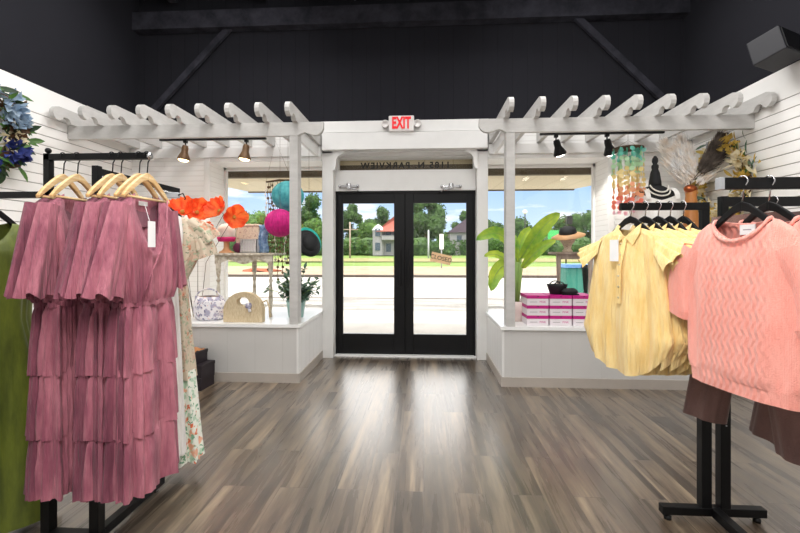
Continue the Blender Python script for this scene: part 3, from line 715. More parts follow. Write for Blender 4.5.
MB().bx(1.235, 1.752, QY-.022, QY+.022, .030, .072).build('base_bar', M['blackmetal'], t, bev=.003)
MB().bx(1.48, 1.525, 1.0, QY-.018, .026, .070).build('base_bar', M['blackmetal'], t, bev=.003)
MB().bx(1.30, 2.2, PY-.02, PY+.02, .027, .069).build('base_bar', M['blackmetal'], t, bev=.003)
for x, y in ((1.27, QY), (1.715, QY), (1.50, 1.05), (1.35, PY), (2.12, PY)):
    MB().lathe([(0, 0), (.018, .0), (.018, .018), (.007, .022), (.007, .03), (0, .03)], (x, y, 0), 12).build('levelling_foot', M['blackplastic'], t, True)

def blouse(loc, rz, label, seed, full):
    t = empty('sleeveless_blouse', loc, rz, label, 'blouse', 'pale yellow blouses on the right rack')
    m = MB()
    shell(m, [(-.105, .065, .022, 0, 0, 0), (-.115, .10, .025, .001, 0, 0), (-.15, .185, .034, .003, 0, 0), (-.24, .215, .05, .006, 0, 0), (-.34, .225, .062, .010, 0, 0), (-.52, .25, .07, .015, 0, 0), (-.70, .27, .078, .020, 0, 0), (-.845, .235, .07, .020, 0, 0)],
          96, 28, (8, 13, 21, 33), seed, neck=(.045, .07, -.24, .01), hem=(.15, -.60))
    m.build('blouse_body', M['yellow'], t, True, local=True)
    for s in (-1, 1):
        m = MB(); 
        def fn(u, v, s=s):
            a = lerp(-2.6, 2.6, u); r = .035+.085*v
            return V((s*(.165+.16*v*(.55+.45*cos(a*.6))+.012*sin(a*8)*v), sin(a*.5)*(.05+.035*v), -.15-.07*v-.085*(1-cos(a*.6))+.016*sin(a*8+1)*v))
        m.grid(fn, 60, 8); m.build('ruffle_sleeve', M['yellow'], t, True, local=True)
    # collar
    for s in (-1, 1):
        m = MB(); m.add([(s*.004, -.040, -.150), (s*.055, -.052, -.195), (s*.085, -.040, -.135), (s*.070, -.010, -.085), (s*.062, .012, -.078), (s*.050, -.024, -.105)], [(0,1,2,5), (5,2,3), (5,3,4)] if s > 0 else [(0,5,2,1), (5,3,2), (5,4,3)])
        so_ = m.build('collar', M['yellow'], t, local=True, bev=0); md = so_.modifiers.new('th', 'SOLIDIFY'); md.thickness = .004
    if full:
        plk = MB().grid(lambda u, v: V((lerp(-.014, .014, u), -.036-.042*min(1, v*2.2)-.006*v, -.15-.34*v)), 4, 14).build('button_placket', M['yellow'], t, True, local=True)
        m = MB()
        for k in range(6): m.lathe([(0, -.003), (.006, -.002), (.006, 0)], (0, -.060-.006*min(k, 3)-.006, -.185-k*.055), 10, Matrix.Rotation(R(90), 3, 'X')).build('button', M['cream'], plk, True, local=True); m = MB()
        MB().tube([(-.02, -.05, -.14), (-.018, -.066, -.17)], .001, 4).bx(-.045, .008, -.092, -.090, -.275, -.165).build('price_tag', M['tagpaper'], t, local=True)['label'] = 'pale lilac price tag'
    return t
bl = ['foremost pale yellow collared blouse with a price tag', 'pale yellow ruffled blouse directly behind the foremost one', 'third pale yellow blouse from the left of its rail', 'fourth pale yellow blouse, only its ruffle edge showing', 'hindmost pale yellow blouse next to the rack post']
hl = ['foremost', 'second', 'third', 'fourth', 'hindmost']
for i, x in enumerate((1.067, 1.14, 1.205, 1.265, 1.33)):
    rz = R([-66, -73, -78, -82, -84][i])
    blouse((x, QY-.03, QZ+.0), rz, bl[i], 31+i*5, i == 0)
    hanger('plastic', (x, QY-.03, QZ+.034), rz, 'black plastic hanger inside the %s pale yellow blouse' % hl[i], 'black hangers of the yellow blouses', .075)

# cable knit for the sweater
nt = M['knit'].node_tree; b = nt.nodes['Principled BSDF']
tc = [n for n in nt.nodes if n.type == 'TEX_COORD'][0]; sx = N(nt, 'ShaderNodeSeparateXYZ'); L(nt, tc.outputs['Object'], sx.inputs[0])
def mth(op, a, bb=None):
    n = N(nt, 'ShaderNodeMath', operation=op)
    for i, q in enumerate((a, bb)):
        if q is None: continue
        if isinstance(q, (int, float)): n.inputs[i].default_value = q
        else: L(nt, q, n.inputs[i])
    return n.outputs[0]
wz = mth('MULTIPLY', mth('SINE', mth('MULTIPLY', sx.outputs['Z'], 95.0)), .0045)
ph = mth('MULTIPLY', mth('ADD', sx.outputs['X'], wz), 240.0)
cab = mth('SINE', ph)
fine = mth('MULTIPLY', mth('SINE', mth('MULTIPLY', sx.outputs['X'], 900.0)), .12)
msk = N(nt, 'ShaderNodeMapRange'); msk.inputs['From Min'].default_value = .15; msk.inputs['From Max'].default_value = .11; msk.inputs['To Min'].default_value = .18; L(nt, mth('ABSOLUTE', sx.outputs['X']), msk.inputs['Value'])
hgt = mth('ADD', mth('MULTIPLY', cab, msk.outputs[0]), fine)
bp = [n for n in nt.nodes if n.type == 'BUMP'][0]
b2 = N(nt, 'ShaderNodeBump', Strength=.55, Distance=.005); L(nt, hgt, b2.inputs['Height']); L(nt, bp.outputs[0], b2.inputs['Normal']); L(nt, b2.outputs[0], b.inputs['Normal'])

def sweater(loc, rz, label, seed, full):
    t = empty('knit_sweater', loc, rz, label, 'sweater', 'coral knit sweaters on the right rack')
    m = MB()
    shell(m, [(-.165, .105, .028, 0, 0, 0), (-.175, .135, .032, 0, 0, 0), (-.21, .185, .040, .002, 0, 0), (-.29, .225, .050, .003, 0, 0), (-.42, .232, .056, .005, 0, 0), (-.6, .228, .060, .008, 0, 0), (-.76, .225, .062, .008, 0, 0), (-.79, .215, .058, .004, 0, 0)],
          110, 34, (4, 7, 12), seed, neck=(.085, .125, -.42, .02))
    m.build('sweater_body', M['knit'], t, True, local=True)
    m = MB(); shell(m, [(-.785, .214, .057, .003, 0, 0), (-.84, .208, .056, .003, 0, 0)], 110, 5, (4, 7, 12), seed); m.build('hem_band', M['knit'], t, True, local=True)
    # rounded neckband
    m = MB(); m.grid(lambda u, v: (lambda th, a: V((cos(th)*(.108+.006*cos(a)), sin(th)*(.038+.006*cos(a))-(.010 if sin(th) < 0 else 0), -.168-(.083 if sin(th) < 0 else .02)*abs(sin(th))**1.3+.010*sin(a))))(2*pi*u, 2*pi*v), 60, 10, True)
    m.build('neckband', M['knit'], t, True, local=True)
    for s in (-1, 1):
        m = MB(); sleeve(m, (s*.17, 0, -.285), (s*.262, 0, -.55), (.095, .042), (.075, .046), 44, 14, .05, 4, seed+s, .035)
        m.build('sleeve', M['knit'], t, True, local=True)
        m = MB(); sleeve(m, (s*.262, 0, -.547), (s*.272, 0, -.58), (.076, .047), (.073, .045), 44, 4, .05, 4, seed+s, 0); m.build('sleeve_cuff', M['knit'], t, True, local=True)
    if full:
        nl = MB().bx(-.03, .03, .024, .028, -.225, -.185).build('neck_label', M['tagpaper'], t, local=True); nl['label'] = 'white neck label'
        MB().bx(-.016, .016, .0232, .024, -.207, -.203).build('label_print', M['greyink'], nl, local=True)
    return t
sweater((PX, PY, PZr+.025), R(-76), 'foremost coral pink cable knit short sleeved sweater', 3, True)
sweater((PX+.10, PY, PZr+.025), R(-79), 'second coral knit sweater mostly hidden behind the foremost one', 9, False)
hanger('plastic', (PX, PY, PZr+.030), R(-76), 'black hanger inside the foremost coral sweater', 'black hangers near the coral sweaters', .10)
hanger('plastic', (PX+.10, PY, PZr+.030), R(-79), 'black hanger inside the second coral sweater', 'black hangers near the coral sweaters', .10)
for k, (x, y, z, a) in enumerate(((1.66, PY, PZr+.030, -82), (1.80, QY, 1.68, -86), (1.93, QY, 1.68, -83), (2.02, QY, 1.68, -88))):
    hanger('plastic', (x, y, z), R(a), ['empty black hanger on the coral sweater arm at the right edge', 'empty black hanger on the rear arm, nearest the post', 'middle empty black hanger on the rear arm behind the sweater', 'empty black hanger on the rear arm, furthest from the post'][k], 'black hangers near the coral sweaters', .085)
# brown trousers
def trousers(loc, rz, label, seed):
    t = empty('wide_trousers', loc, rz, label, 'trousers')
    for s in (-1, 1):
        m = MB(); shell(m, [(-.20, .10, .03, .002, s*.09, 0), (-.45, .115, .035, .004, s*.10, 0), (-.8, .10, .04, .008, s*.17, 0), (-1.12, .10, .045, .010, s*.235, 0)], 48, 16, (3, 5, 8), seed+s)
        m.build('trouser_leg', M['brownpants'], t, True, local=True)
    m = MB(); shell(m, [(-.12, .175, .028, .002, 0, 0), (-.20, .185, .03, .002, 0, 0), (-.30, .195, .035, .002, 0, 0)], 48, 6, (3, 5), seed); m.build('waistband', M['brownpants'], t, True, local=True)
    return t
trousers((PX+.21, PY+.26, PZr+.02), R(-78), 'cocoa brown wide leg trousers hanging behind the coral sweater', 2)
trousers((PX+.34, PY+.02, PZr+.02), R(-82), 'second cocoa brown trousers further right on the same arm', 7)
# ------------------------------------------------------------------ display props
def gz(rnd): return V((rnd.gauss(0,1), rnd.gauss(0,1), rnd.gauss(0,1))).normalized()
def A(px, py, Y): return at(px, py, Y)
# shoe-size clip above the floral dress
c = V((xb+.02, 2.46, 1.735)); t = bpy.data.objects['size_clip']; 
MB().box(c, (.09, .012, .035), Matrix.Rotation(R(22), 3, 'Z')).build('clip_plate', M['galv'], t, bev=.004)
MB().tube([c+V((.04, 0, 0)), c+V((.07, 0, .01)), c+V((.085, 0, -.02)), c+V((.08, 0, -.03))], .004, 6).build('clip_hook', M['blackmetal'], t, True)

# --- demilune table (left)
TY = 4.78; tl = A(213, 253, TY); tr = A(274, 253, TY); tz = tl.z
t = empty('console_table', ((tl.x+tr.x)/2, TY+.12, PZ), 0, 'distressed cream half round console table with turned legs in the left window display', 'table')
cx = (tl.x+tr.x)/2; w = (tr.x-tl.x)/2
poly = [(cx-w, TY+.36), (cx-w, TY+.02)]+[(cx-w*cos(a), TY+.02-.07*sin(a)) for a in [R(x) for x in range(15, 180, 15)]]+[(cx+w, TY+.02), (cx+w, TY+.36)]
MB().prism(poly, 'z', tz-.028, tz).build('tabletop', M['distress'], t, bev=.006)
ap = [(cx-w+.02, tz-.028)]
for k in range(25):
    u = k/24; ap.append((lerp(cx-w+.02, cx+w-.02, u), tz-.085-.045*(abs(cos(u*pi*2))**2)))
ap.append((cx+w-.02, tz-.028))
MB().prism(ap, 'y', TY-.0, TY+.02).build('apron', M['distress'], t)
lp = [(.018, 0), (.022, .02), (.012, .05), (.016, .10), (.024, .2), (.020, .34), (.013, .40), (.024, .43), (.012, .46), (.022, .50), (.028, .56), (.03, tz-PZ-.028)]
for x, y in ((cx-w+.05, TY+.03), (cx+w-.05, TY+.03), (cx, TY+.32)):
    MB().lathe(lp, (x, y, PZ), 14).build('leg', M['distress'], t, True)
# head stand and hat
p = A(226.5, 253, TY+.08)
t = empty('head_stand', (p.x, TY+.08, tz), 0, 'wooden head stand holding a cream hat on the left console table', 'hat stand')
MB().lathe([(0, 0), (.085, 0), (.085, .012), (.05, .03), (.032, .06), (.032, .12), (.045, .15), (.06, .2), (.062, .25), (.04, .29), (0, .30)], (p.x, TY+.08, tz), 20).build('stand_body', M['headwood'], t, True)
t = empty('brimmed_hat', (p.x, TY+.08, tz+.19), 0, 'cream cloche hat with a hot pink band on the wooden head stand', 'hat')
MB().lathe([(.085, 0), (.105, .0), (.10, .04), (.105, .09), (.09, .135), (.05, .165), (0, .172)], (p.x, TY+.08, tz+.175), 20).build('hat_crown', M['hatwhite'], t, True)
MB().lathe([(.088, -.03), (.093, -.028), (.108, .02), (.104, .022)], (p.x, TY+.08, tz+.165), 20).build('hat_band', M['hotpink'], t, True)
q = A(237, 246, TY+.18); t = tag(MB().blob((q.x, TY+.2, tz+.062), .06, 14, 8, .2, 3, (1, .6, 1)).build('small_pouch', M['plum'], smooth=True, org=(q.x, TY+.2, tz)), 'small plum patterned pouch between the hat stand and the white crate', 'pouch')
a = A(236, 224, TY+.24); b = A(259, 250, TY+.24)
t = empty('patterned_box', ((a.x+b.x)/2, TY+.27, tz), 0, 'beige floral patterned box standing behind the white crate', 'box')
MB().bx(a.x, b.x, TY+.235, TY+.33, tz, a.z-.03).build('box_body', M['boxfloral'], t, bev=.01); MB().bx(a.x-.006, b.x+.006, TY+.23, TY+.335, a.z-.03, a.z).build('lid', M['boxfloral'], t, bev=.01)
a = A(240, 239, TY+.06); b = A(257, 252, TY+.06)
t = empty('perforated_crate', ((a.x+b.x)/2, TY+.1, tz), 0, 'small white punched metal crate on the left console table', 'crate')
m = MB(); W_ = b.x-a.x; H_ = a.z-tz
m.bx(a.x, b.x, TY+.05, TY+.06, tz, tz+H_*.18).bx(a.x, b.x, TY+.05, TY+.06, tz+H_*.82, tz+H_)
for i in range(3): m.bx(a.x, b.x, TY+.05, TY+.06, tz+H_*(.30+.2*i), tz+H_*(.36+.2*i)) if i < 3 else None
for i in range(7): x = a.x+W_*i/6; m.bx(max(a.x, x-.007), min(b.x, x+.007), TY+.05, TY+.06, tz, tz+H_)
m.bx(a.x, b.x, TY+.16, TY+.17, tz, tz+H_).bx(a.x, a.x+.008, TY+.05, TY+.17, tz, tz+H_).bx(b.x-.008, b.x, TY+.05, TY+.17, tz, tz+H_).bx(a.x, b.x, TY+.05, TY+.17, tz, tz+.008)
m.build('crate_body', M['white'], t)
MB().bx(a.x+.015, b.x-.015, TY+.065, TY+.155, tz+.01, tz+H_*.8).build('cloth_lining', M['boxgrey'], t)
a = A(260, 225, TY+.12)
t = tag(MB().grid(lambda u, v: V((a.x+lerp(-.01, .10, u)+.01*sin(v*9), TY+.11+.025*sin(u*9), lerp(a.z, tz+.002, v))), 14, 10).build('folded_scarf', M['bluecloth'], smooth=True, org=(a.x, TY+.1, tz)), 'blue and white printed scarf draped at the right end of the left console table', 'scarf')
t.modifiers.new('th', 'SOLIDIFY').thickness = .01
# bags on the left platform
p = A(207, 322, 4.56)
t = empty('bucket_bag', (p.x, 4.62, PZ), 0, 'grey blue paisley printed bucket bag on the left platform', 'bag')
MB().lathe([(0, 0), (.13, 0), (.165, .03), (.185, .12), (.175, .20), (.135, .265), (.12, .26), (.0, .22)], (p.x, 4.62, PZ), 24, sy=.7).build('bag_body', M['bagfloral'], t, True)
MB().tube([(p.x-.14, 4.60, PZ+.20)]+[(p.x-.15*cos(a_), 4.585, PZ+.22+.13*sin(a_)) for a_ in [R(x) for x in range(10, 180, 17)]]+[(p.x+.14, 4.6, PZ+.2)], .009, 6).build('handle', M['bagfloral'], t, True)
MB().tube([(p.x+.12, 4.62, PZ+.20)]+[(p.x+.16+.06*sin(a_), 4.62, PZ+.2-.14*(1-cos(a_))/2) for a_ in [R(x) for x in range(0, 181, 20)]], .008, 6).build('side_handle', M['bagfloral'], t, True)
MB().lathe([(.12, .247), (.127, .25), (.12, .262)], (p.x, 4.62, PZ), 24, sy=.7).build('drawstring', M['cord'], t, True)
a = A(224, 322, 4.47); b = A(263, 322, 4.47); cx = (a.x+b.x)/2; w = (b.x-a.x)/2; 
t = empty('wicker_handbag', (cx, 4.49, PZ), 0, 'cream wicker half moon handbag with a round cut out handle on the left platform', 'bag')
m = MB(); ht = A(243, 292, 4.47).z-PZ
def moon(y):
    n = 48; outer = []; inner = []; hb = ht-w*.98
    for k in range(n):
        an = 2*pi*k/n; c_ = cos(an); s_ = sin(an)
        if s_ >= 0: ox = w*c_; oz = hb+w*.98*s_
        else:
            ox = w*math.copysign(min(1, abs(c_)*1.6), c_)*.99; oz = hb*(1-min(1, abs(s_)*1.6))
        outer.append(V((cx+ox, y, PZ+max(0.001, oz)))); inner.append(V((cx+.068*c_, y, PZ+ht*.68+.052*s_)))
    return outer, inner
n = 48
for y in (4.45, 4.535):
    o_, i_ = moon(y); m.add(o_+i_, [(k, (k+1)%n, n+(k+1)%n, n+k) for k in range(n)])
o1, i1 = moon(4.45); o2, i2 = moon(4.535)
m.add(o1+o2, [(k, (k+1)%n, n+(k+1)%n, n+k) for k in range(n)]); m.add(i1+i2, [(k, (k+1)%n, n+(k+1)%n, n+k) for k in range(n)])
m.build('bag_body', M['wicker'], t)
MB().blob((cx+.07, 4.435, PZ+ht*.56), .035, 10, 7, .5, 4, (1, .5, 1)).tube([(cx+.07, 4.435, PZ+ht*.56), (cx+.09, 4.43, PZ+ht*.36)], [.012, .018], 6).build('tied_scarf', M['bagfloral'], t, True)
MB().tube([(cx+w*.75, 4.5, PZ+ht*.6), (cx+w+.03, 4.5, PZ+ht*.72), (cx+w+.06, 4.5, PZ+ht*.5), (cx+w+.065, 4.5, PZ+.05)], .010, 6).build('shoulder_strap', M['wicker'], t, True)
# potted plant in teal pot
p = A(296, 320, 4.86); t = empty('potted_plant', (p.x, 4.86, PZ), 0, 'bushy grey green plant in a pale teal pot behind the left pergola post', 'potted plant')
MB().lathe([(0, 0), (.085, 0), (.11, .17), (.115, .2), (.10, .2), (.095, .17), (0, .165)], (p.x, 4.86, PZ), 22).build('pot', M['tealpot'], t, True)
rnd = random.Random(3); m = MB(); ms = MB()
for k in range(46):
    a_ = rnd.random()*6.28; el = .2+rnd.random()*1.2; ln = .14+.22*rnd.random(); d = V((cos(a_)*cos(el), sin(a_)*cos(el), sin(el)))
    b0 = V((p.x, 4.86, PZ+.17)); e_ = b0+d*ln+V((0, 0, .06)); ms.tube([b0, (b0+e_)/2+V((0, 0, .03)), e_], .003, 4)
    for j in range(13):
        q = b0.lerp(e_, .3+.7*rnd.random()); m.leaf(q, gz(rnd)+d*.6, V((0, 0, 1)), .055+.03*rnd.random(), .05, .2)
ms.build('stems', M['stemgreen'], t); m.build('foliage', M['leafgrey'], t)
# hanging ornaments at the left window
HY = 4.95
t = empty('beaded_garland', A(281, 182, HY+.12), 0, 'driftwood bar with long dark beaded strands hanging in the left window', 'garland')
a = A(266, 182, HY+.12); b = A(292, 180, HY+.12); MB().tube([a, (a+b)/2+V((0, 0, .01)), b], [.010, .014, .009], 7).build('driftwood_bar', M['twig'], t, True)
MB().tube([a, V((a.x+.12, HY+.12, RZ0)), b], .002, 4).build('cord', M['cord'], t)
rnd = random.Random(8)
for k in range(12):
    u = k/11; q = a.lerp(b, u); ln = (A(280, 182, HY).z-A(280, 285 if k % 3 else 268, HY).z)*(.75+.25*rnd.random()); m = MB(); pts = [V((q.x+.008*sin(j*1.7+k), q.y+.01*cos(j+k), q.z-ln*j/16)) for j in range(17)]
    m.tube(pts, .004, 4)
    for j in range(1, 17): 
        if rnd.random() < .85: m.blob(pts[j], .012+.009*rnd.random(), 6, 4)
    m.build('bead_strand', M['cord'] if k % 4 else M['pearl'], t)
def ball(nm, px, py, Y, rp, mk, label, cat, slats):
    c = A(px, py, Y); r = rp*Y/F*1.02; t = empty(nm, c, 0, label, cat)
    m = MB(); n = slats
    def fn(u, v):
        a_ = 2*pi*u; b_ = pi*(v-.5); k = 1+.07*cos(n*a_)*cos(b_)
        return c+V((cos(a_)*cos(b_)*k, sin(a_)*cos(b_)*k, sin(b_)))*r
    m.grid(fn, n*4, 14, True).build('paper_ball', M[mk], t, True)
    MB().tube([c+V((0, 0, r*.98)), V((c.x, c.y, RZ0))], .0015, 4).build('cord', M['cord'], t)
    return t, c, r
ball('paper_lantern', 288, 196, HY, 15, 'teal', 'round teal tissue lantern hanging behind the left pergola post', 'lantern', 14)
t, c, r = ball('tissue_pom', 280, 223, HY-.22, 14, 'pompink', 'magenta honeycomb tissue ball hanging in front of the beaded strands', 'tissue ball', 22)
# hat hanging
c = A(309, 243, HY); t = empty('hanging_hat', c, 0, 'black straw hat with turquoise rim hanging right of the left pergola post', 'hat')
q = Matrix.Rotation(R(50), 3, 'Z') @ Matrix.Rotation(R(72), 3, 'X')
MB().lathe([(0, .07), (.08, .07), (.10, .03), (.105, .0), (.165, -.02), (.17, -.012), (.105, .012)], c, 26, q).build('hat_crown', M['blackhat'], t, True)
MB().lathe([(.150, -.03), (.180, -.035), (.183, -.02), (.152, -.01)], c+V((.0, .02, .022)), 26, q).build('rim', M['tealhat'], t, True)
MB().tube([c+V((0, 0, .17)), V((c.x, c.y, RZ0))], .0015, 4).build('cord', M['cord'], t)

# giant poppies
def poppy(px, py, Y, rp, base, label, tilt, seed, n=6):
    rnd = random.Random(seed); c = A(px, py, Y); r = rp*Y/F
    t = empty('paper_poppy', V((base[0], base[1], base[2])), 0, label, 'paper flower', 'giant orange paper poppies')
    q = Matrix.Rotation(tilt[1], 3, 'Z') @ Matrix.Rotation(tilt[0], 3, 'X')
    for k in range(n):
        a_ = 2*pi*k/n+rnd.random()*.4; L_ = r*(1.0+.25*rnd.random()); m = MB()
        def fn(u, v):
            an = a_+(u-.5)*(1.35); rr = L_*v; h = .75*r*v**1.7-(.10*r*sin(u*17+k)*v*v); w_ = 1-.18*abs(u-.5)*v*2
            return c+q @ V((cos(an)*rr*w_, sin(an)*rr*w_, h))
        m.grid(fn, 12, 9).build('petal', M['petal'], t, True)
    MB().blob(c+q @ V((0, 0, r*.14)), r*.17, 10, 7, .2, 5).build('flower_centre', M['yellowbloom'], t, True)
    b = V(base); MB().tube([c, c+q @ V((0, 0, -r*.3)), c.lerp(b, .45)+V((-.16, .02, .0)), b], [.003, .003, .003, .004], 5).build('stem', M['twig'], t, True)
ft = (-2.30, 4.66, PZ)
poppy(183, 213, 4.60, 13.5, (-2.74, 4.80, PZ), 'large orange paper poppy leftmost of the three above the floral dress', (R(50), R(14)), 3)
poppy(197, 213, 4.66, 12, (-2.72, 4.82, PZ), 'deep red orange paper poppy right beside the leftmost one', (R(70), R(30)), 9)
poppy(205, 226, 4.62, 6.0, (-2.70, 4.78, PZ), 'small red paper poppy bud below the two left blooms', (R(115), R(60)), 5, 5)
poppy(221, 212, 4.62, 13, (-2.68, 4.84, PZ), 'orange paper poppy just above the cream hat', (R(62), R(-22)), 7)
poppy(234, 217, 4.68, 11.5, (-2.66, 4.86, PZ), 'coral paper poppy furthest right, facing the window', (R(96), R(35)), 13)

# shoe boxes on the floor beside the left platform
def sbox(nm, c, d, rz, m1, m2, label, grp, strip=True, dark=None):
    t = empty(nm, (c[0], c[1], c[2]), 0, label, 'box', grp); q = Matrix.Rotation(rz, 3, 'Z'); lh = d[2]*.28
    MB().box((c[0], c[1], c[2]+(d[2]-lh)/2), (d[0]-.008, d[1]-.008, d[2]-lh), q).build('box_base', M[m1], t)
    MB().box((c[0], c[1], c[2]+d[2]-lh/2), (d[0], d[1], lh), q).build('lid', M[m2], t, bev=.002)
    return t, q
for k, (dx, lab) in enumerate(((0, 'aubergine shoe box at the bottom of the stack on the floor by the left platform'), (.006, 'aubergine shoe box in the middle of the floor stack'))):
    t, q = sbox('shoe_box', (-2.385+dx, 4.19, .001+k*.125), (.36, .24, .124), R(-4), 'shoeblack', 'shoeblack', lab, 'dark shoe boxes on the floor')
    MB().box(V((-2.385+dx, 4.19, .001+k*.125+.045))+q @ V((.03, -.119, 0)), (.20, .003, .035), q).build('printed_band', M['plum'], t)
t, q = sbox('shoe_box', (-2.41, 4.20, .252), (.27, .21, .12), R(-6), 'shoeblack', 'shoeblack', 'black open shoe box with a white label on top of the floor stack', 'dark shoe boxes on the floor')
MB().box(V((-2.41, 4.20, .30))+q @ V((.07, -.106, 0)), (.065, .003, .035), q).build('label_sticker', M['tagpaper'], t)
tag(MB().grid(lambda u, v: V((-2.41, 4.20, .372))+q @ V(((u-.5)*.24, (v-.5)*.17, .035*sin(pi*u)*sin(pi*v)+.012*sin(u*14)*sin(v*8))), 18, 12).build('tan_slipper', M['tan'], smooth=True, org=(-2.41, 4.20, .372)), 'tan leather slipper lying on the top dark shoe box', 'slipper')

# --- right window display: boxes
bxs = [(527, 548.8), (549.6, 572), (573, 595)]; BY = 4.43; rows_ = ['bottom', 'middle', 'top']; cols_ = ['left', 'centre', 'right']
for ri in range(3):
    for ci, (pa, pb) in enumerate(bxs):
        x0 = A(pa, 300, BY).x; x1 = A(pb, 300, BY).x; z0 = PZ+.001+ri*.1045; lh = .033
        t = empty('shoe_box', ((x0+x1)/2, BY+.16, z0), 0, '%s shoe box with magenta lid in the %s column on the right platform' % (rows_[ri], cols_[ci]), 'box', 'magenta lidded shoe boxes')
        bb_ = MB().bx(x0+.003, x1-.003, BY+.003, BY+.30, z0, z0+.1035-lh).build('box_base', M['boxgrey'], t)
        MB().bx(x0, x1, BY, BY+.303, z0+.1035-lh, z0+.1035).build('lid', M['magenta'], t, bev=.0015)
        MB().bx((x0+x1)/2-.08, (x0+x1)/2-.005, BY+.001, BY+.003, z0+.033, z0+.038).build('printed_line', M['greyink'], t)
        textmesh('PINK', 'lettering', .030, M['pinkink'], bb_, ((x0+x1)/2+.05, BY+.0015, z0+.036), (R(90), 0, 0), .0003)
        MB().bx((x0+x1)/2-.008, (x0+x1)/2+.012, BY-.001, BY+.001, z0+.088, z0+.098).build('lid_mark', M['plum'], t)
zt = PZ+.315
p = A(558, 296, 4.55)
t = empty('straw_basket', (p.x, 4.58, zt), 0, 'small black woven basket with two loop handles on the magenta boxes', 'basket')
MB().lathe([(0, 0), (.075, 0), (.105, .09), (.11, .105), (.095, .10), (.07, .02), (0, .015)], (p.x, 4.58, zt), 20, sy=.7).build('basket_body', M['blackhat'], t, True)
for s in (-1, 1): MB().tube([(p.x-.06, 4.58+s*.07, zt+.10)]+[(p.x-.05*cos(a_), 4.58+s*.07, zt+.10+.035*sin(a_)) for a_ in [R(x) for x in range(20, 170, 20)]]+[(p.x+.06, 4.58+s*.07, zt+.10)], .006, 6).build('handle', M['blackhat'], t, True)
p = A(567, 296, 4.5)
t = empty('clog_shoe', (p.x+.03, 4.50, zt), 0, 'black closed toe clog lying on the magenta boxes beside the basket', 'shoe')
MB().blob((p.x+.03, 4.50, zt+.035), .05, 14, 8, .15, 3, (1.7, .8, .75)).build('upper', M['blackhat'], t, True); MB().box((p.x+.03, 4.50, zt+.007), (.17, .07, .013)).build('sole', M['blackplastic'], t, bev=.005)
# weathered table right + hats
TY2 = 4.98; a = A(557, 252, TY2); b = A(597, 252, TY2); z2 = a.z
t = empty('side_table', ((a.x+b.x)/2, TY2+.15, PZ), 0, 'weathered grey wooden table behind the magenta boxes in the right window', 'table')
MB().bx(a.x, b.x+.15, TY2, TY2+.36, z2-.03, z2).build('tabletop', M['greywood'], t, bev=.004)
MB().bx(a.x+.02, b.x+.13, TY2+.02, TY2+.04, z2-.085, z2-.03).build('apron', M['greywood'], t)
for x, y in ((a.x+.03, TY2+.04), (b.x-.06, TY2+.04), (a.x+.12, TY2+.32), (b.x+.12, TY2+.32)): MB().lathe([(.02, 0), (.022, .1), (.028, .35), (.02, .42), (.03, z2-PZ-.03)], (x, y, PZ), 10).build('leg', M['greywood'], t, True)
p = A(568, 252, TY2+.12)
t = empty('head_stand', (p.x, TY2+.14, z2), 0, 'cloth wrapped head stand wearing a wide straw hat on the weathered table', 'hat stand')
MB().lathe([(0, 0), (.06, 0), (.055, .02), (.04, .04), (.05, .08), (.085, .13), (.095, .2), (.06, .26), (0, .28)], (p.x, TY2+.14, z2), 18, sx=1, sy=.9).build('wrapped_head', M['boxfloral'], t, True)
t = empty('sun_hat', (p.x, TY2+.14, z2+.2), 0, 'straw sun hat with tan brim and charcoal crown on the right head stand', 'hat')
q = Matrix.Rotation(R(-10), 3, 'Y')@Matrix.Rotation(R(12), 3, 'X')
c = V((p.x, TY2+.12, z2+.21)); MB().lathe([(.095, 0), (.13, -.005), (.175, -.03), (.178, -.022), (.10, .012)], c, 24, q, sx=1.1).build('hat_brim', M['headwood'], t, True)
MB().lathe([(.10, 0), (.10, .04), (.085, .075), (.05, .095), (0, .10)], c, 20, q).build('hat_crown', M['blackhat'], t, True)

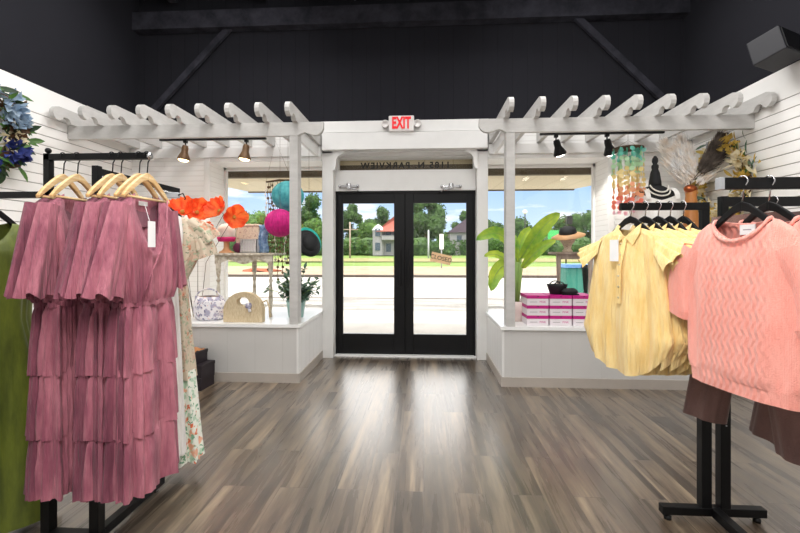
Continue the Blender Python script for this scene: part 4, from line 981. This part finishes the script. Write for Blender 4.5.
# banana plant
p = A(516, 320, 4.74); t = empty('banana_plant', (p.x, 4.74, PZ), 0, 'tall artificial banana leaf plant in a blush pot beside the right pergola post', 'potted plant')
MB().lathe([(0, 0), (.075, 0), (.10, .12), (.105, .22), (.092, .22), (.085, .19), (0, .185)], (p.x, 4.74, PZ), 20).build('pot', M['pinkpot'], t, True)
MB().lathe([(0, .188), (.083, .19)], (p.x, 4.74, PZ), 16).build('soil', M['bark'], t)
base = V((p.x, 4.74, PZ+.18))
def bleaf(pts, L0, W, droop, seed, dirv=None):
    """petiole through photo points then a broad blade"""
    q = [A(x, y, Y) for x, y, Y in pts]
    MB().tube([base+V((.01*seed % .03, 0, 0))]+q[:1], [.016, .009], 6).build('leaf_stalk', M['stemgreen'], t, True)
    m = MB(); n = 14
    def path(u):
        k = u*(len(q)-1); i = min(int(k), len(q)-2); f = k-i
        p0 = q[max(0, i-1)]; p1 = q[i]; p2 = q[i+1]; p3 = q[min(len(q)-1, i+2)]
        return .5*((2*p1)+(p2-p0)*f+(2*p0-5*p1+4*p2-p3)*f*f+(3*p1-p0-3*p2+p3)*f*f*f)
    vs = []; 
    for i in range(n+1):
        u = i/n; c = path(u); d = (path(min(1, u+.03))-path(max(0, u-.03))).normalized(); sd = d.cross(V((.15, -1, .35))).normalized(); w = W*.5*(sin(pi*(u*.93+.05))**.7)*(1.0 if i < n else .1)
        nn = sd.cross(d).normalized(); rp = .012*sin(i*2.3+seed)
        vs += [c-sd*w+nn*(w*.25+rp), c-sd*w*.5+nn*w*.06, c, c+sd*w*.5+nn*w*.06, c+sd*w+nn*(w*.25-rp)]
    fs = [(i*5+j, i*5+j+1, (i+1)*5+j+1, (i+1)*5+j) for i in range(n) for j in range(4)]
    lb = m.add(vs, fs).build('leaf_blade', M['palm'], t, True)
    MB().tube([path(i/8) for i in range(9)], [.006-.0005*i for i in range(9)], 5).build('leaf_midrib', M['stemgreen'], lb, True)
bleaf([(521, 258, 4.7), (533, 240, 4.6), (546, 224, 4.55), (560, 213, 4.5)], 0, .165, 0, 1)
bleaf([(522, 268, 4.7), (532, 256, 4.62), (544, 246, 4.58), (556, 240, 4.55)], 0, .115, 0, 2)
bleaf([(519, 262, 4.8), (520, 246, 4.85), (525, 234, 4.9), (531, 228, 4.95)], 0, .12, 0, 3)
bleaf([(515, 258, 4.75), (505, 238, 4.7), (492, 233, 4.65), (476, 240, 4.6)], 0, .15, 0, 4)
bleaf([(513, 268, 4.7), (503, 258, 4.62), (494, 254, 4.6), (484, 256, 4.58)], 0, .09, 0, 5)
bleaf([(511, 268, 4.68), (503, 266, 4.6), (495, 276, 4.55), (491, 291, 4.5)], 0, .16, 0, 6)
bleaf([(517, 262, 4.8), (513, 244, 4.85), (508, 236, 4.9), (503, 232, 4.95)], 0, .14, 0, 7)

# CLOSED sign on the right door leaf
p = A(441, 258.5, 5.55); t = empty('closed_sign', p, 0, 'small tan CLOSED card hanging tilted on the right door glass', 'sign')
q = Matrix.Rotation(R(13), 3, 'Y'); MB().box((p.x, 5.555, p.z), (.27, .006, .125), q).build('sign_card', M['cardboard'], t)
textmesh('CLOSED', 'lettering', .078, M['redroof' if 0 else 'ink'], t, (p.x, 5.5505, p.z), (R(90), R(13), 0), .0008)
MB().tube([p+q @ V((-.10, .0, .06)), (p.x, 5.57, p.z+.12), p+q @ V((.10, 0, .06))], .0015, 4).build('hanging_string', M['cord'], t)
MB().lathe([(0, 0), (.01, 0), (.01, .004), (0, .006)], (p.x, 5.574, p.z+.12), 10, Matrix.Rotation(R(90), 3, 'X')).build('suction_hook', M['galv'], t)

# dress form with white camisole
DY = 4.62; KF = 1.27; p = A(655, 189, DY); cx, fz = p.x, p.z
t = empty('dress_form', (cx, DY, PZ), R(0), 'black jersey dress form with a turned finial neck behind the yellow blouses', 'dress form')
MB().lathe([(0, .40), (.012, .40), (.028, .37), (.03, .34), (.02, .315), (.034, .30), (.036, .28), (.03, .26), (.045, .22), (.06, .12), (.062, .07)], (cx, DY, fz-.05), 20, Matrix.Scale(1.0, 3)).build('neck_finial', M['formblack'], t, True)
m = MB(); shell(m, [(.02, .06, .055, 0, 0, 0), (-.01, .12, .07, 0, 0, 0), (-.05, .185, .085, 0, 0, 0), (-.12, .19, .10, 0, 0, 0), (-.25, .17, .115, 0, 0, 0), (-.42, .135, .09, 0, 0, 0), (-.62, .175, .12, 0, 0, 0), (-.72, .17, .12, 0, 0, 0)], 40, 24, (3,), 1, e=.9)
for v in m.v: v *= KF; v += V((cx, DY, fz))
m.build('torso', M['formblack'], t, True)
MB().tube([(cx, DY, PZ+.03), (cx, DY, fz-.8)], .016, 8).build('stand_pole', M['blackmetal'], t, True)
MB().lathe([(0, 0), (.17, 0), (.17, .015), (.03, .04), (0, .04)], (cx, DY, PZ), 22).build('stand_base', M['blackmetal'], t, True)
t = empty('camisole_top', (cx, DY, fz-.1), 0, 'white tiered camisole top worn by the black dress form', 'top')
m = MB(); shell(m, [(-.045, .175, .098, .001, 0, 0), (-.10, .197, .112, .002, 0, 0), (-.20, .195, .128, .003, 0, 0), (-.28, .18, .13, .004, 0, 0), (-.36, .165, .118, .005, 0, 0), (-.5, .185, .13, .008, 0, 0)], 60, 16, (7, 11), 2, neck=(.06, .15, -.3, .0), e=.9)
for v in m.v: v *= KF; v += V((cx, DY, fz))
m.build('top_body', M['whitecloth'], t, True)
for zz in (-.30, -.37, -.44):
    m = MB(); shell(m, [(zz, .178, .13, .003, 0, 0), (zz-.03, .19, .142, .008, 0, 0)], 60, 3, (9, 14), 3, e=.9)
    for v in m.v: v *= KF; v += V((cx, DY, fz))
    m.build('ruffle_tier', M['whitecloth'], t, True)
for s in (-1, 1): MB().grid(lambda u, v: V((cx+KF*(s*(.115+.0*v)+(u-.5)*.04), DY+KF*(-.118*cos(v*pi*.5)-.004), fz+KF*(-.11+.105*sin(v*pi*.5)+.012))), 4, 8).build('shoulder_strap', M['whitecloth'], t, True)
t = empty('pearl_necklace', (cx, DY-.08, fz), 0, 'double strand pearl necklace on the black dress form', 'necklace')
for rr_, dz in ((.07, .0), (.085, -.03)):
    m = MB()
    for k in range(26):
        a_ = pi*k/25; m.blob((cx-KF*rr_*cos(a_), DY-KF*(.06+.05*sin(a_)), fz+KF*(.02+dz-.06*sin(a_))), .009, 6, 5)
    tag(m.build('bead_strand', M['pearl'], t, True), kind='stuff')

# shell mobile
p0 = A(628, 149, 4.58); t = empty('shell_mobile', (p0.x, 4.58, p0.z), 0, 'capiz shell mobile shading from teal through yellow to coral and pink', 'mobile')
MB().lathe([(.14, 0), (.15, .0), (.15, .01), (.14, .01)], (p0.x, 4.58, p0.z), 24).build('hoop', M['twig'], t, True)
MB().tube([(p0.x, 4.58, p0.z+.005), (p0.x, 4.58, RZ0)], .0015, 4).tube([(p0.x-.145, 4.58, p0.z), (p0.x, 4.58, p0.z+.09), (p0.x+.145, 4.58, p0.z)], .0015, 4).build('cord', M['cord'], t)
rnd = random.Random(21); cols = ['sh_teal', 'sh_green', 'sh_yellow', 'sh_yellow', 'sh_orange', 'sh_coral', 'sh_pink']; ms = [MB() for _ in cols]
Ht = p0.z-A(628, 216, 4.58).z
for k in range(18):
    a_ = 2*pi*k/18; rr_ = .145 if k % 2 else .09; ln = Ht*(.72+.28*(1-abs(cos(a_))*.8*rnd.random()))
    m0 = 13
    for j in range(m0):
        z = p0.z-.02-ln*j/m0; f = (p0.z-z)/Ht; ci = min(6, max(0, int(f*7+rnd.uniform(-.7, .5))))
        d = V((cos(a_)*rr_, sin(a_)*rr_, 0)); q = Matrix.Rotation(rnd.random()*3, 3, 'Z') @ Matrix.Rotation(R(90), 3, 'X'); 
        ms[ci].lathe([(0, -.001), (.024, -.0006), (.024, .0006), (0, .001)], V((p0.x, 4.58, z))+d, 9, q)
for m_, cn in zip(ms, cols):
    if m_.v: tag(m_.build('shell_discs', M[cn], t), kind='stuff')

# pampas in wooden vase
VY = 4.66; p = A(691, 190, VY)
t = empty('wooden_vase', (p.x, VY, PZ), 0, 'orange wooden bottle vase holding pampas plumes on a black pedestal', 'vase')
MB().lathe([(0, p.z-.60), (.075, p.z-.60), (.085, p.z-.45), (.07, p.z-.3), (.058, p.z-.16), (.052, p.z-.06), (.06, p.z), (.04, p.z-.002)], (p.x, VY, 0), 20).build('vase_body', M['orangewood'], t, True)
MB().blob((p.x-.02, VY-.02, p.z+.01), .055, 12, 8, .1, 3, (1.2, 1, .8)).build('vase_collar', M['copper'], t, True)
t2 = empty('display_pedestal', (p.x, VY, PZ), 0, 'slim black pedestal under the wooden vase', 'pedestal')
MB().bx(p.x-.12, p.x+.12, VY-.12, VY+.12, PZ, p.z-.602).build('column', M['blackmetal'], t2, bev=.004)
MB().bx(p.x-.15, p.x+.15, VY-.15, VY+.15, PZ, PZ+.04).build('plinth', M['blackmetal'], t2, bev=.004)
def plume(px0, py0, Y, px1, py1, Y1, w, mk, nm, lab, n, seed):
    rnd = random.Random(seed); a = A(px0, py0, Y); b = A(px1, py1, Y1); d = b-a
    t = empty(nm, a, 0, lab, 'dried plume', 'dried plumes in the wooden vase')
    curve = lambda u: a+d*u+V((0, 0, -.05*u*u+.05*u))+V((.03*sin(u*3), 0, 0))
    MB().tube([a-V((0, 0, .12)) if False else a, curve(.5), curve(.8)], .003, 5).build('stem', M['twig'], t)
    m = MB(); dn_ = d.normalized()
    for k in range(n):
        u = .22+.78*rnd.random(); c = curve(u); ww = w*sin(pi*min(1, (u-.15)/.9+.08))**.6
        o = gz(rnd); dd = (dn_*1.7+o*.6+V((0, 0, -.1))).normalized(); L_ = .09+.09*rnd.random()
        c = c+gz(rnd)*ww*.5*rnd.random(); s_ = dd.cross(gz(rnd)).normalized()*.006
        m.add([c-s_, c+s_, c+dd*L_*.6+s_*.8, c+dd*L_+V((0, 0, -.01)), c+dd*L_*.6-s_*.8], [(0, 1, 2, 3, 4)])
    m.build('plume_fibres', M[mk], t)
plume(690, 190, VY, 668, 150, VY, .24, 'pampas', 'pampas_plume', 'full ivory pampas plume leaning left above the vase', 2600, 1)
plume(691, 190, VY, 681, 146, VY+.06, .17, 'pampas', 'pampas_plume', 'ivory pampas plume standing upright in the middle', 1600, 2)
plume(692, 190, VY, 714, 160, VY+.0, .13, 'pampas', 'pampas_plume', 'ivory pampas plume bending right toward the wreath', 1000, 3)
plume(693, 180, VY-.04, 716, 142, VY-.06, .10, 'feather', 'pampas_plume', 'dark brown feathery plume arching right, upper of the two', 1500, 4)
plume(694, 180, VY-.05, 721, 153, VY-.08, .08, 'feather', 'pampas_plume', 'dark brown feathery plume just below the arching one', 1000, 5)

# wreaths on the side walls
def wreath(c, rad, nx, label, seed, blooms, leaves, tilt=0, a0=0, a1=6.283):
    rnd = random.Random(seed); c = V(c)
    t = empty('flower_wreath', c, 0, label, 'wreath')
    P = lambda a_, r_, o: c+V((nx*o, cos(a_)*r_, sin(a_)*r_))
    m = MB()
    for k in range(5):
        m.tube([P(a0+(a1-a0)*j/36, rad+.02*sin(j*1.3+k*2), .03+.02*cos(j+k)) for j in range(37)], .007, 5)
    m.build('twig_ring', M['twig'], t)
    for li, (mk, n, L_) in enumerate(leaves):
        m = MB()
        for k in range(n):
            a_ = a0+(a1-a0)*rnd.random(); r_ = rad+rnd.gauss(0, .06); p_ = P(a_, r_, .03+.06*rnd.random()); d = V((nx*(.2+.6*rnd.random()), 0, 0))+(P(a_, r_+rnd.uniform(-.3, .9), 0)-P(a_, r_, 0))+V((0, -sin(a_), cos(a_)))*rnd.uniform(-.8, .8)
            m.leaf(p_, d, V((nx, .1, .2)), L_*(.7+.6*rnd.random()), L_*.38, .25)
        m.build('leaf_sprays', M[mk], t)
    for k, (mk, ang, ro, br) in enumerate(blooms):
        a_ = ang; p_ = P(a_, rad+ro, .09); m = MB()
        for j in range(34):
            o = gz(rnd); 
            if o.x*nx < -.3: o.x *= -1
            m.leaf(p_+o*br*.55, o+gz(rnd)*.5, gz(rnd), br*.75, br*.6, .3, k=2)
        m.build('bloom', M[mk], t)
    return t
rr_ = random.Random(4)
wc = V((XR-.02, 4.70, CH+62*4.8/F))
wreath(wc, .36, -1, 'yellow and cream flower wreath on the white right wall behind the pampas', 2,
    [(['yellowbloom', 'cream', 'cream', 'yellowbloom', 'cream'][k % 5], k*.62+.1, rr_.uniform(-.05, .06), .075+.035*rr_.random()) for k in range(10)],
    [('leaf', 45, .11), ('leafgrey', 50, .10), ('yellowbloom', 130, .10), ('cream', 130, .10), ('brownleaf', 10, .1)])
wl = A(0, 130, 3.6); wy = 3.34
wreath((XL+.02, wy, CH+124*3.7/F), .33, 1, 'blue hydrangea and greenery wreath on the left wall at the frame edge', 6,
    [('bluebloom', .75, .02, .12), ('bluebloom', .35, 0, .11), ('indigo', -.55, .02, .12), ('cream', -.25, -.02, .09), ('bluebloom', 1.5, 0, .1), ('brownleaf', .05, .0, .09), ('indigo', -1.4, 0, .1), ('bluebloom', 2.6, 0, .11), ('cream', 3.6, 0, .1), ('indigo', 4.2, 0, .1)],
    [('leaf', 80, .15), ('leafdark', 70, .14), ('brownleaf', 50, .12)])
# ------------------------------------------------------------------ outdoors
struct(MB().bx(-16, 16, YO, 10.0, -.16, -.04).build('entrance_pavement', M['concrete']), 'pale concrete pavement outside the doors', 'pavement')
struct(MB().bx(-40, 40, 10.0, 12.9, -.20, -.06).build('street_verge', M['patch']), 'worn grey asphalt strip beside the road', 'street')
struct(MB().bx(-60, 60, 12.9, 23.0, -.22, -.08).build('road', M['road']), 'sun bleached road in front of the shop', 'road')
struct(MB().bx(-60, 60, 12.75, 12.85, -.0795, -.052).build('road_line', M['kerb']), 'thin dark joint along the near road edge', 'road')
struct(MB().bx(-80, 80, 23.0, 23.5, -.22, .04).build('far_kerb', M['kerb']), 'brown kerb across the road', 'kerb')
struct(MB().bx(-90, 90, 23.5, 36, -.22, .03).build('far_pavement', M['paveway']), 'beige pavement across the road', 'pavement')
tag(MB().grid(lambda u, v: V((-140+280*u, 36+v*44, .03+1.15*v**1.1+.06*noise.noise(V((u*30, v*9, 0))))), 60, 18).build('grass_bank', M['grass'], smooth=True), 'sunlit mown grass bank across the road', 'grass', kind='stuff')
tag(MB().grid(lambda u, v: V((-140+280*u, 43+v*8, .08+.03+1.15*((7+v*8)/44)**1.1)), 60, 4).build('dry_grass_strip', M['drygrass'], smooth=True), 'dry brownish strip across the grass bank', 'grass', kind='stuff')
# awning over the pavement
t = empty('street_awning', (-.3, YO, 2.45), 0, 'beige metal awning with a brown beam outside the windows', 'awning')
MB().bx(-3.6, 3.2, YO+.01, YO+.10, 2.445, 2.60).build('wall_beam', M['brownbeam'], t)
MB().bx(-3.6, 3.2, YO+.10, YO+.115, 2.602, 2.632).bx(-3.6, 3.2, YO+.10, YO+.115, 2.715, 2.735).build('thin_dark_beam', M['twig'], t)  # two thin dark beams along the awning
MB().bx(-3.6, 3.2, YO+.095, YO+.12, 2.565, 2.60).build('pale_strip', M['soffit'], t)
MB().add([(-3.45, YO+.10, 2.445), (3.1, YO+.10, 2.445), (2.66, 7.6, 2.49), (-3.25, 7.6, 2.49), (-3.45, YO+.10, 2.475), (3.1, YO+.10, 2.475), (2.66, 7.6, 2.53), (-3.25, 7.6, 2.53)],
    [(0,3,2,1),(4,5,6,7),(0,1,5,4),(2,3,7,6),(1,2,6,5),(3,0,4,7)]).build('soffit_panel', M['soffit'], t)
MB().bx(-3.25, 2.66, 7.6, 7.66, 2.47, 2.54).build('edge_gutter', M['brownbeam'], t)
MB().bx(-3.6, 3.2, YO+.01, YO+.10, 2.60, 3.0).build('upper_fascia', M['soffit'], t)
# trees
def tree(nm, x, y, z, h, r, m, lab, seed, n=2600, trunk=True, group='trees across the road'):
    rnd = random.Random(seed)
    t = empty(nm, (x, y, z), 0, lab, 'tree', group)
    if trunk:
        mb = MB().tube([(x, y, z-.3), (x+.1, y, z+h*.3), (x-.1, y, z+h*.6)], [h*.03+.08, h*.025+.05, .06], 7)
        for k in range(4):
            a = rnd.random()*6.28; mb.tube([(x+.05, y, z+h*.3), (x+cos(a)*r*.5, y+sin(a)*r*.5, z+h*.62)], [.09, .04], 5)
        mb.build('trunk', M['bark'], t)
    lobes = []
    for k in range(13):
        a = rnd.random()*6.28; q = rnd.random()**.5; zz = .34+.56*rnd.random()
        w = sin(pi*min(1, (zz-.2)/.85))*.75
        lobes.append((V((x+cos(a)*r*q*w, y+sin(a)*r*q*w, z+h*zz)), r*(.3+.2*rnd.random())))
    mb = MB()
    for c, rr in lobes: mb.blob(c, rr*.82, 9, 6, .35, 3)
    for k in range(n):
        c, rr = rnd.choice(lobes)
        d = V((rnd.gauss(0,1), rnd.gauss(0,1), rnd.gauss(0,1))).normalized()
        p = c+d*rr*(.8+.3*rnd.random()); s = .10+.16*rnd.random()+r*.02
        u = V((rnd.gauss(0,1), rnd.gauss(0,1), rnd.gauss(0,1))).normalized(); w = u.cross(d).normalized()
        mb.add([p-u*s, p+w*s*.6, p+u*s, p-w*s*.6], [(0,1,2,3)])
    mb.build('crown', m, t)
    return t
def tx(px, Y): return at(px, 250, Y).x
sp = [ # px, Y, top y in photo, radius px, material, kind, label
 (352, 74, 206, 13, 'crown', 'tall green tree behind the street pole, seen through the left door'),
 (366, 82, 226, 16, 'crown2', 'low bright bushy tree left of the white house'),
 (381, 96, 209, 12, 'crown', 'round dark tree rising behind the red roofed house'),
 (372, 92, 219, 10, 'crown', 'smaller round tree peeking over the house tower'),
 (397, 90, 222, 9, 'crown2', 'tree right of the house, mostly behind the door stile'),
 (426, 70, 200, 22, 'crown', 'big leafy tree filling the left of the right door pane'),
 (416, 84, 214, 16, 'crown2', 'tree just behind the big leafy one'),
 (452, 78, 233, 15, 'crown2', 'low lime green bushy tree in the right door pane'),
 (462, 96, 212, 10, 'crown', 'tree behind the mauve roofed house'),
 (260, 72, 212, 22, 'crown2', 'bright tree left of the hanging lantern in the left window'),
 (244, 80, 216, 15, 'crown', 'tree seen beside the orange poppies in the left window'),
 (308, 78, 198, 20, 'crown', 'tall dark tree seen right of the left pergola post'),
 (316, 66, 224, 20, 'crown2', 'lower lime tree near the left door casing'),
 (285, 66, 226, 22, 'crown2', 'lime tree behind the pink pom in the left window'),
 (492, 80, 222, 16, 'crown', 'tree beyond the banana plant next to the door casing'),
 (520, 92, 222, 18, 'crown', 'distant tree behind the banana plant'),
 (545, 98, 228, 16, 'crown2', 'distant low tree behind the sun hat'),
 (570, 98, 220, 20, 'crown', 'distant tree above the weathered table'),
 (590, 90, 217, 18, 'crown', 'distant tree at the right edge of the right window'),
 (215, 80, 214, 20, 'crown', 'tree behind the left window jamb'),
 (336, 84, 216, 14, 'crown', 'tree behind the left door casing'),
 (478, 84, 220, 14, 'crown', 'tree behind the right door casing')]
for i, (px, Y, ty, rp, mk, lab) in enumerate(sp):
    z = .6; d = Y/ray(px)[1]; top = CH+(HZ-ty)*d/F; r = rp*d/F
    tree('leafy_tree', tx(px, Y), Y, z, (top-z)*1.06, r, M[mk], lab, i+3)
# hedge line
mb = MB(); rnd = random.Random(5)
for k in range(90):
    x = -60+k*1.35; mb.blob((x, 62+rnd.random()*3, 1.5), 1.2+rnd.random()*.8, 8, 6, .4, 3)
for k in range(9000):
    x = -60+rnd.random()*121; p = V((x, 60.6+rnd.random()*2.0, .7+rnd.random()*2.2)); u = V((rnd.gauss(0,1), rnd.gauss(0,1), rnd.gauss(0,1))).normalized(); w = u.cross(V((.2,.9,.3))).normalized()
    mb.add([p-u*.2, p+w*.12, p+u*.2, p-w*.12], [(0,1,2,3)])
tag(mb.build('roadside_shrubs', M['crown'], org=(0, 62, 0)), 'continuous band of dark green shrubs along the top of the bank', 'shrubs', kind='stuff')
# white house with tower
def at2(px, py, Y): return at(px, py, Y)
Y = 58.5
a = at2(372, 252, Y); b = at2(383, 230, Y); t = empty('house', (at2(385, 252, Y).x, Y+3, 1.0), 0, 'white house with corner tower, red roof and balcony beyond the grass', 'house')
cx = (a.x+b.x)/2; r = (b.x-a.x)/2*1.05; ztop = b.z
MB().lathe([(r, .7), (r, ztop)], (cx, Y+1, 0), 8).build('tower', M['clap'], t)
MB().lathe([(r*1.15, ztop), (r*.7, ztop+.5), (0, ztop+.9)], (cx, Y+1, 0), 8).build('tower_roof', M['galv'], t)
x0 = b.x-.2; x1 = at2(402, 250, Y).x
MB().bx(x0, x1, Y+1.5, Y+8, .7, ztop+.2).build('wall', M['clap'], t)
MB().bx(x0, x1, Y+.2, Y+1.6, 2.9, 3.1).bx(x0, x1, Y+.2, Y+.3, 3.1, 3.5).build('balcony', M['clap'], t)
zr = at2(390, 216, Y).z
MB().add([(x0-.8, Y, ztop-.2), (x1+.8, Y, ztop-.2), (x1+.8, Y+9, ztop-.2), (x0-.8, Y+9, ztop-.2), ((x0+x1)/2+.4, Y+4.0, zr+.6), ((x0+x1)/2+1.2, Y+5.5, zr+.6)],
   [(0,1,5,4),(1,2,5),(2,3,4,5),(3,0,4),(0,3,2,1)]).build('roof', M['redroof'], t)
for k in range(3):
    xx = x0+.5+k*1.15
    for z0 in (1.2, 3.6): MB().bx(xx, xx+.7, Y+1.46, Y+1.5, z0, z0+1.2).build('window_opening', M['darkpane'], t)
for z0 in (1.4, 3.4): MB().bx(cx-.35, cx+.35, Y+1-r-.03, Y+1-r+.1, z0, z0+1.1).build('tower_window', M['darkpane'], t)
p = at2(461, 236, 62); t = empty('house', (p.x, 64, 1.0), 0, 'white house with mauve shingle roof half hidden by trees in the right door pane', 'house')
MB().bx(p.x-1.6, p.x+3.4, 62, 68, .7, p.z+.6).build('wall', M['clap'], t)
q = at2(461, 224, 62).z
MB().prism([(p.x-2.0, p.z+.5), (p.x+3.8, p.z+.5), (p.x+.9, q+.9)], 'y', 61.6, 68.4).build('roof', M['purpleroof'], t)
MB().bx(p.x-.6, p.x+.1, 61.96, 62, p.z-.9, p.z+.1).bx(p.x+1.2, p.x+1.9, 61.96, 62, p.z-.9, p.z+.1).build('window_opening', M['darkpane'], t)
# poles and signs
def pole(px, Y, top, r, lab, m='galv'):
    x = tx(px, Y); d = Y/ray(px)[1]; zt = CH+(HZ-top)*d/F
    t = empty('street_pole', (x, Y, 0), 0, lab, 'pole'); MB().tube([(x, Y, -.1), (x, Y, zt)], [r, r*.7], 8).build('pole_shaft', M[m], t, True)
    return t, x, zt
t, x, z = pole(350, 52, 222, .12, 'grey wooden street pole seen through the left door', 'greywood')
MB().bx(x-1, x+1, 51.95, 52.05, z-1.0, z-.88).build('cross_arm', M['greywood'], t)
pole(428.5, 52, 230, .12, 'pale post left of the closed sign, across the road')
t, x, z = pole(441.5, 33, 234, .05, 'thin street post carrying a narrow white sign behind the closed sign')
MB().bx(x-.16, x+.16, 32.93, 32.96, z-1.2, z).build('sign_plate', M['white'], t)
t, x, z = pole(525, 40, 212, .07, 'dark lamp post seen through the right window behind the plant', 'blackmetal')
MB().blob((x, 40, z), .22, 8, 6).build('lamp_globe', M['exitbox'], t, True)
t, x, z = pole(566, 36, 216, .06, 'tall dark traffic post right of the plant', 'blackmetal')
MB().bx(x+.1, x+.5, 35.9, 36.1, z-.7, z).build('signal_box', M['blackmetal'], t)
MB().bx(x-1.5, x-.4, 35.95, 36, z-2.1, z-1.2).build('green_sign_plate', M['signgreen'], t)
# far pale buildings seen through right window, bins
p = at2(500, 246, 70); t = empty('distant_building', (p.x, 72, .8), 0, 'low white building far behind the banana plant leaves', 'building')
MB().bx(p.x-4, p.x+9, 70, 78, .5, 2.6).build('wall', M['clap'], t); MB().bx(p.x-4.3, p.x+9.3, 69.7, 78.3, 2.6, 2.85).build('roof', M['galv'], t)
for k in range(4): MB().bx(p.x-2.5+k*2.6, p.x-1.5+k*2.6, 69.96, 70, 1.3, 2.1).build('window_opening', M['darkpane'], t)
for px, w, lab in ((574, .8, 'teal wheeled bin with a blue lid outside the right window'), (589, .8, 'second teal wheeled bin nearer the window jamb outside')):
    Y = 12.2; p = at2(px, 270, Y); t = empty('wheeled_bin', (p.x, Y, -.06), 0, lab, 'bin', 'teal bins outside')
    MB().prism([(p.x-.26, -.02), (p.x+.26, -.02), (p.x+.33, .92), (p.x-.33, .92)], 'y', Y-.3, Y+.35).build('bin_body', M['binteal'], t, bev=.02)
    MB().prism([(p.x-.36, .92), (p.x+.36, .92), (p.x+.33, 1.0), (p.x-.33, 1.02)], 'y', Y-.36, Y+.38).build('lid', M['binblue'], t)
    for s in (-1, 1): MB().lathe([(.1, -.03), (.1, .03)], (p.x+s*.26, Y+.3, .04), 12, Matrix.Rotation(R(90), 3, 'Y')).build('wheel', M['blackplastic'], t)
p = at2(263, 272, 27); tag(MB().blob((p.x, 27, .06), .9, 12, 6, .4, 3, (1.5, .8, .22)).build('earth_mound', M['orangeearth'], org=(p.x, 27, 0)), 'low heap of orange earth by the far kerb outside the left window', 'earth mound')

# ------------------------------------------------------------------ camera, sky, lights
cd = bpy.data.cameras.new('cam'); cd.sensor_width = 36; cd.lens = F/800*36; cd.shift_y = -(266.5-HZ)/800; cd.clip_start = .05; cd.clip_end = 500
co = bpy.data.objects.new('camera', cd); C.objects.link(co); co.location = (0, 0, CH); co.rotation_euler = (R(90), 0, YAW)
bpy.context.scene.camera = co
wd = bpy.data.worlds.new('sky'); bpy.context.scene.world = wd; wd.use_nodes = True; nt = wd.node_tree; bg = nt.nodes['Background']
tc = N(nt, 'ShaderNodeTexCoord'); sp_ = N(nt, 'ShaderNodeSeparateXYZ'); L(nt, tc.outputs['Generated'], sp_.inputs[0])
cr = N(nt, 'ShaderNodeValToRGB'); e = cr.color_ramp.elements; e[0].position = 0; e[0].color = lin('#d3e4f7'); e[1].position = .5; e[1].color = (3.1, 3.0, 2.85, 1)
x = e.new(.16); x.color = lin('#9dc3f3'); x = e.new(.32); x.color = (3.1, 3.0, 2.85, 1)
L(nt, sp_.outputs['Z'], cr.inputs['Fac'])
mp = N(nt, 'ShaderNodeMapping'); mp.inputs['Scale'].default_value = (2.2, 2.2, 11); L(nt, tc.outputs['Generated'], mp.inputs['Vector'])
nz = N(nt, 'ShaderNodeTexNoise', Scale=2.6, Detail=6.0, Roughness=.55); L(nt, mp.outputs[0], nz.inputs['Vector'])
mr = N(nt, 'ShaderNodeMapRange'); mr.inputs['From Min'].default_value = .52; mr.inputs['From Max'].default_value = .66; mr.inputs['To Max'].default_value = .85; L(nt, nz.outputs['Fac'], mr.inputs['Value'])
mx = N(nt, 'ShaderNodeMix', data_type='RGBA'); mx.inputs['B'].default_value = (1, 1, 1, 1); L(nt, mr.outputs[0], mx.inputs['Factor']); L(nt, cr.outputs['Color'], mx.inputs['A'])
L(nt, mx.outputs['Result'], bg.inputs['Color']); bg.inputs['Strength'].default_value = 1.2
s = bpy.data.lights.new('sun', 'SUN'); s.energy = 3.2; s.angle = R(1.2); s.color = (1, .97, .9)
so = bpy.data.objects.new('sun', s); C.objects.link(so); so.rotation_euler = (R(15), R(6), 0)
def area(loc, rot, sx, sy, en, col=(1, .985, .965)):  # unseen fill lamps added to brighten the room, no fixtures behind them
    a = bpy.data.lights.new('area', 'AREA'); a.shape = 'RECTANGLE'; a.size = sx; a.size_y = sy; a.energy = en; a.color = col
    o = bpy.data.objects.new('added_fill_light', a); C.objects.link(o); o.location = loc; o.rotation_euler = rot; return o
area((-.3, -.6, 4.3), (R(34), 0, 0), 5.5, 2.0, 35)
area((-.3, 2.0, 4.7), (0, 0, 0), 5.5, 3.0, 130)
area((-1.4, 2.6, 4.6), (0, R(52), 0), .6, 3.5, 48)
area((.8, 2.6, 4.6), (0, R(-52), 0), .6, 3.5, 48)
area((-.3, 4.2, 4.78), (R(-30), 0, 0), 5.5, 1.0, 120)
area((-.1, .1, 3.3), (0, R(-40), 0), 1.2, 1.6, 55)
area((-.2, .1, 3.3), (0, R(40), 0), 1.2, 1.6, 55)
sc = bpy.context.scene
sc.view_settings.view_transform = 'Standard'; sc.view_settings.look = 'None'; sc.view_settings.exposure = .18; sc.view_settings.gamma = 1.0
sc.cycles.max_bounces = 8; sc.cycles.diffuse_bounces = 4; sc.cycles.transparent_max_bounces = 12; sc.cycles.sample_clamp_indirect = 6
sc.cycles.use_denoising = True
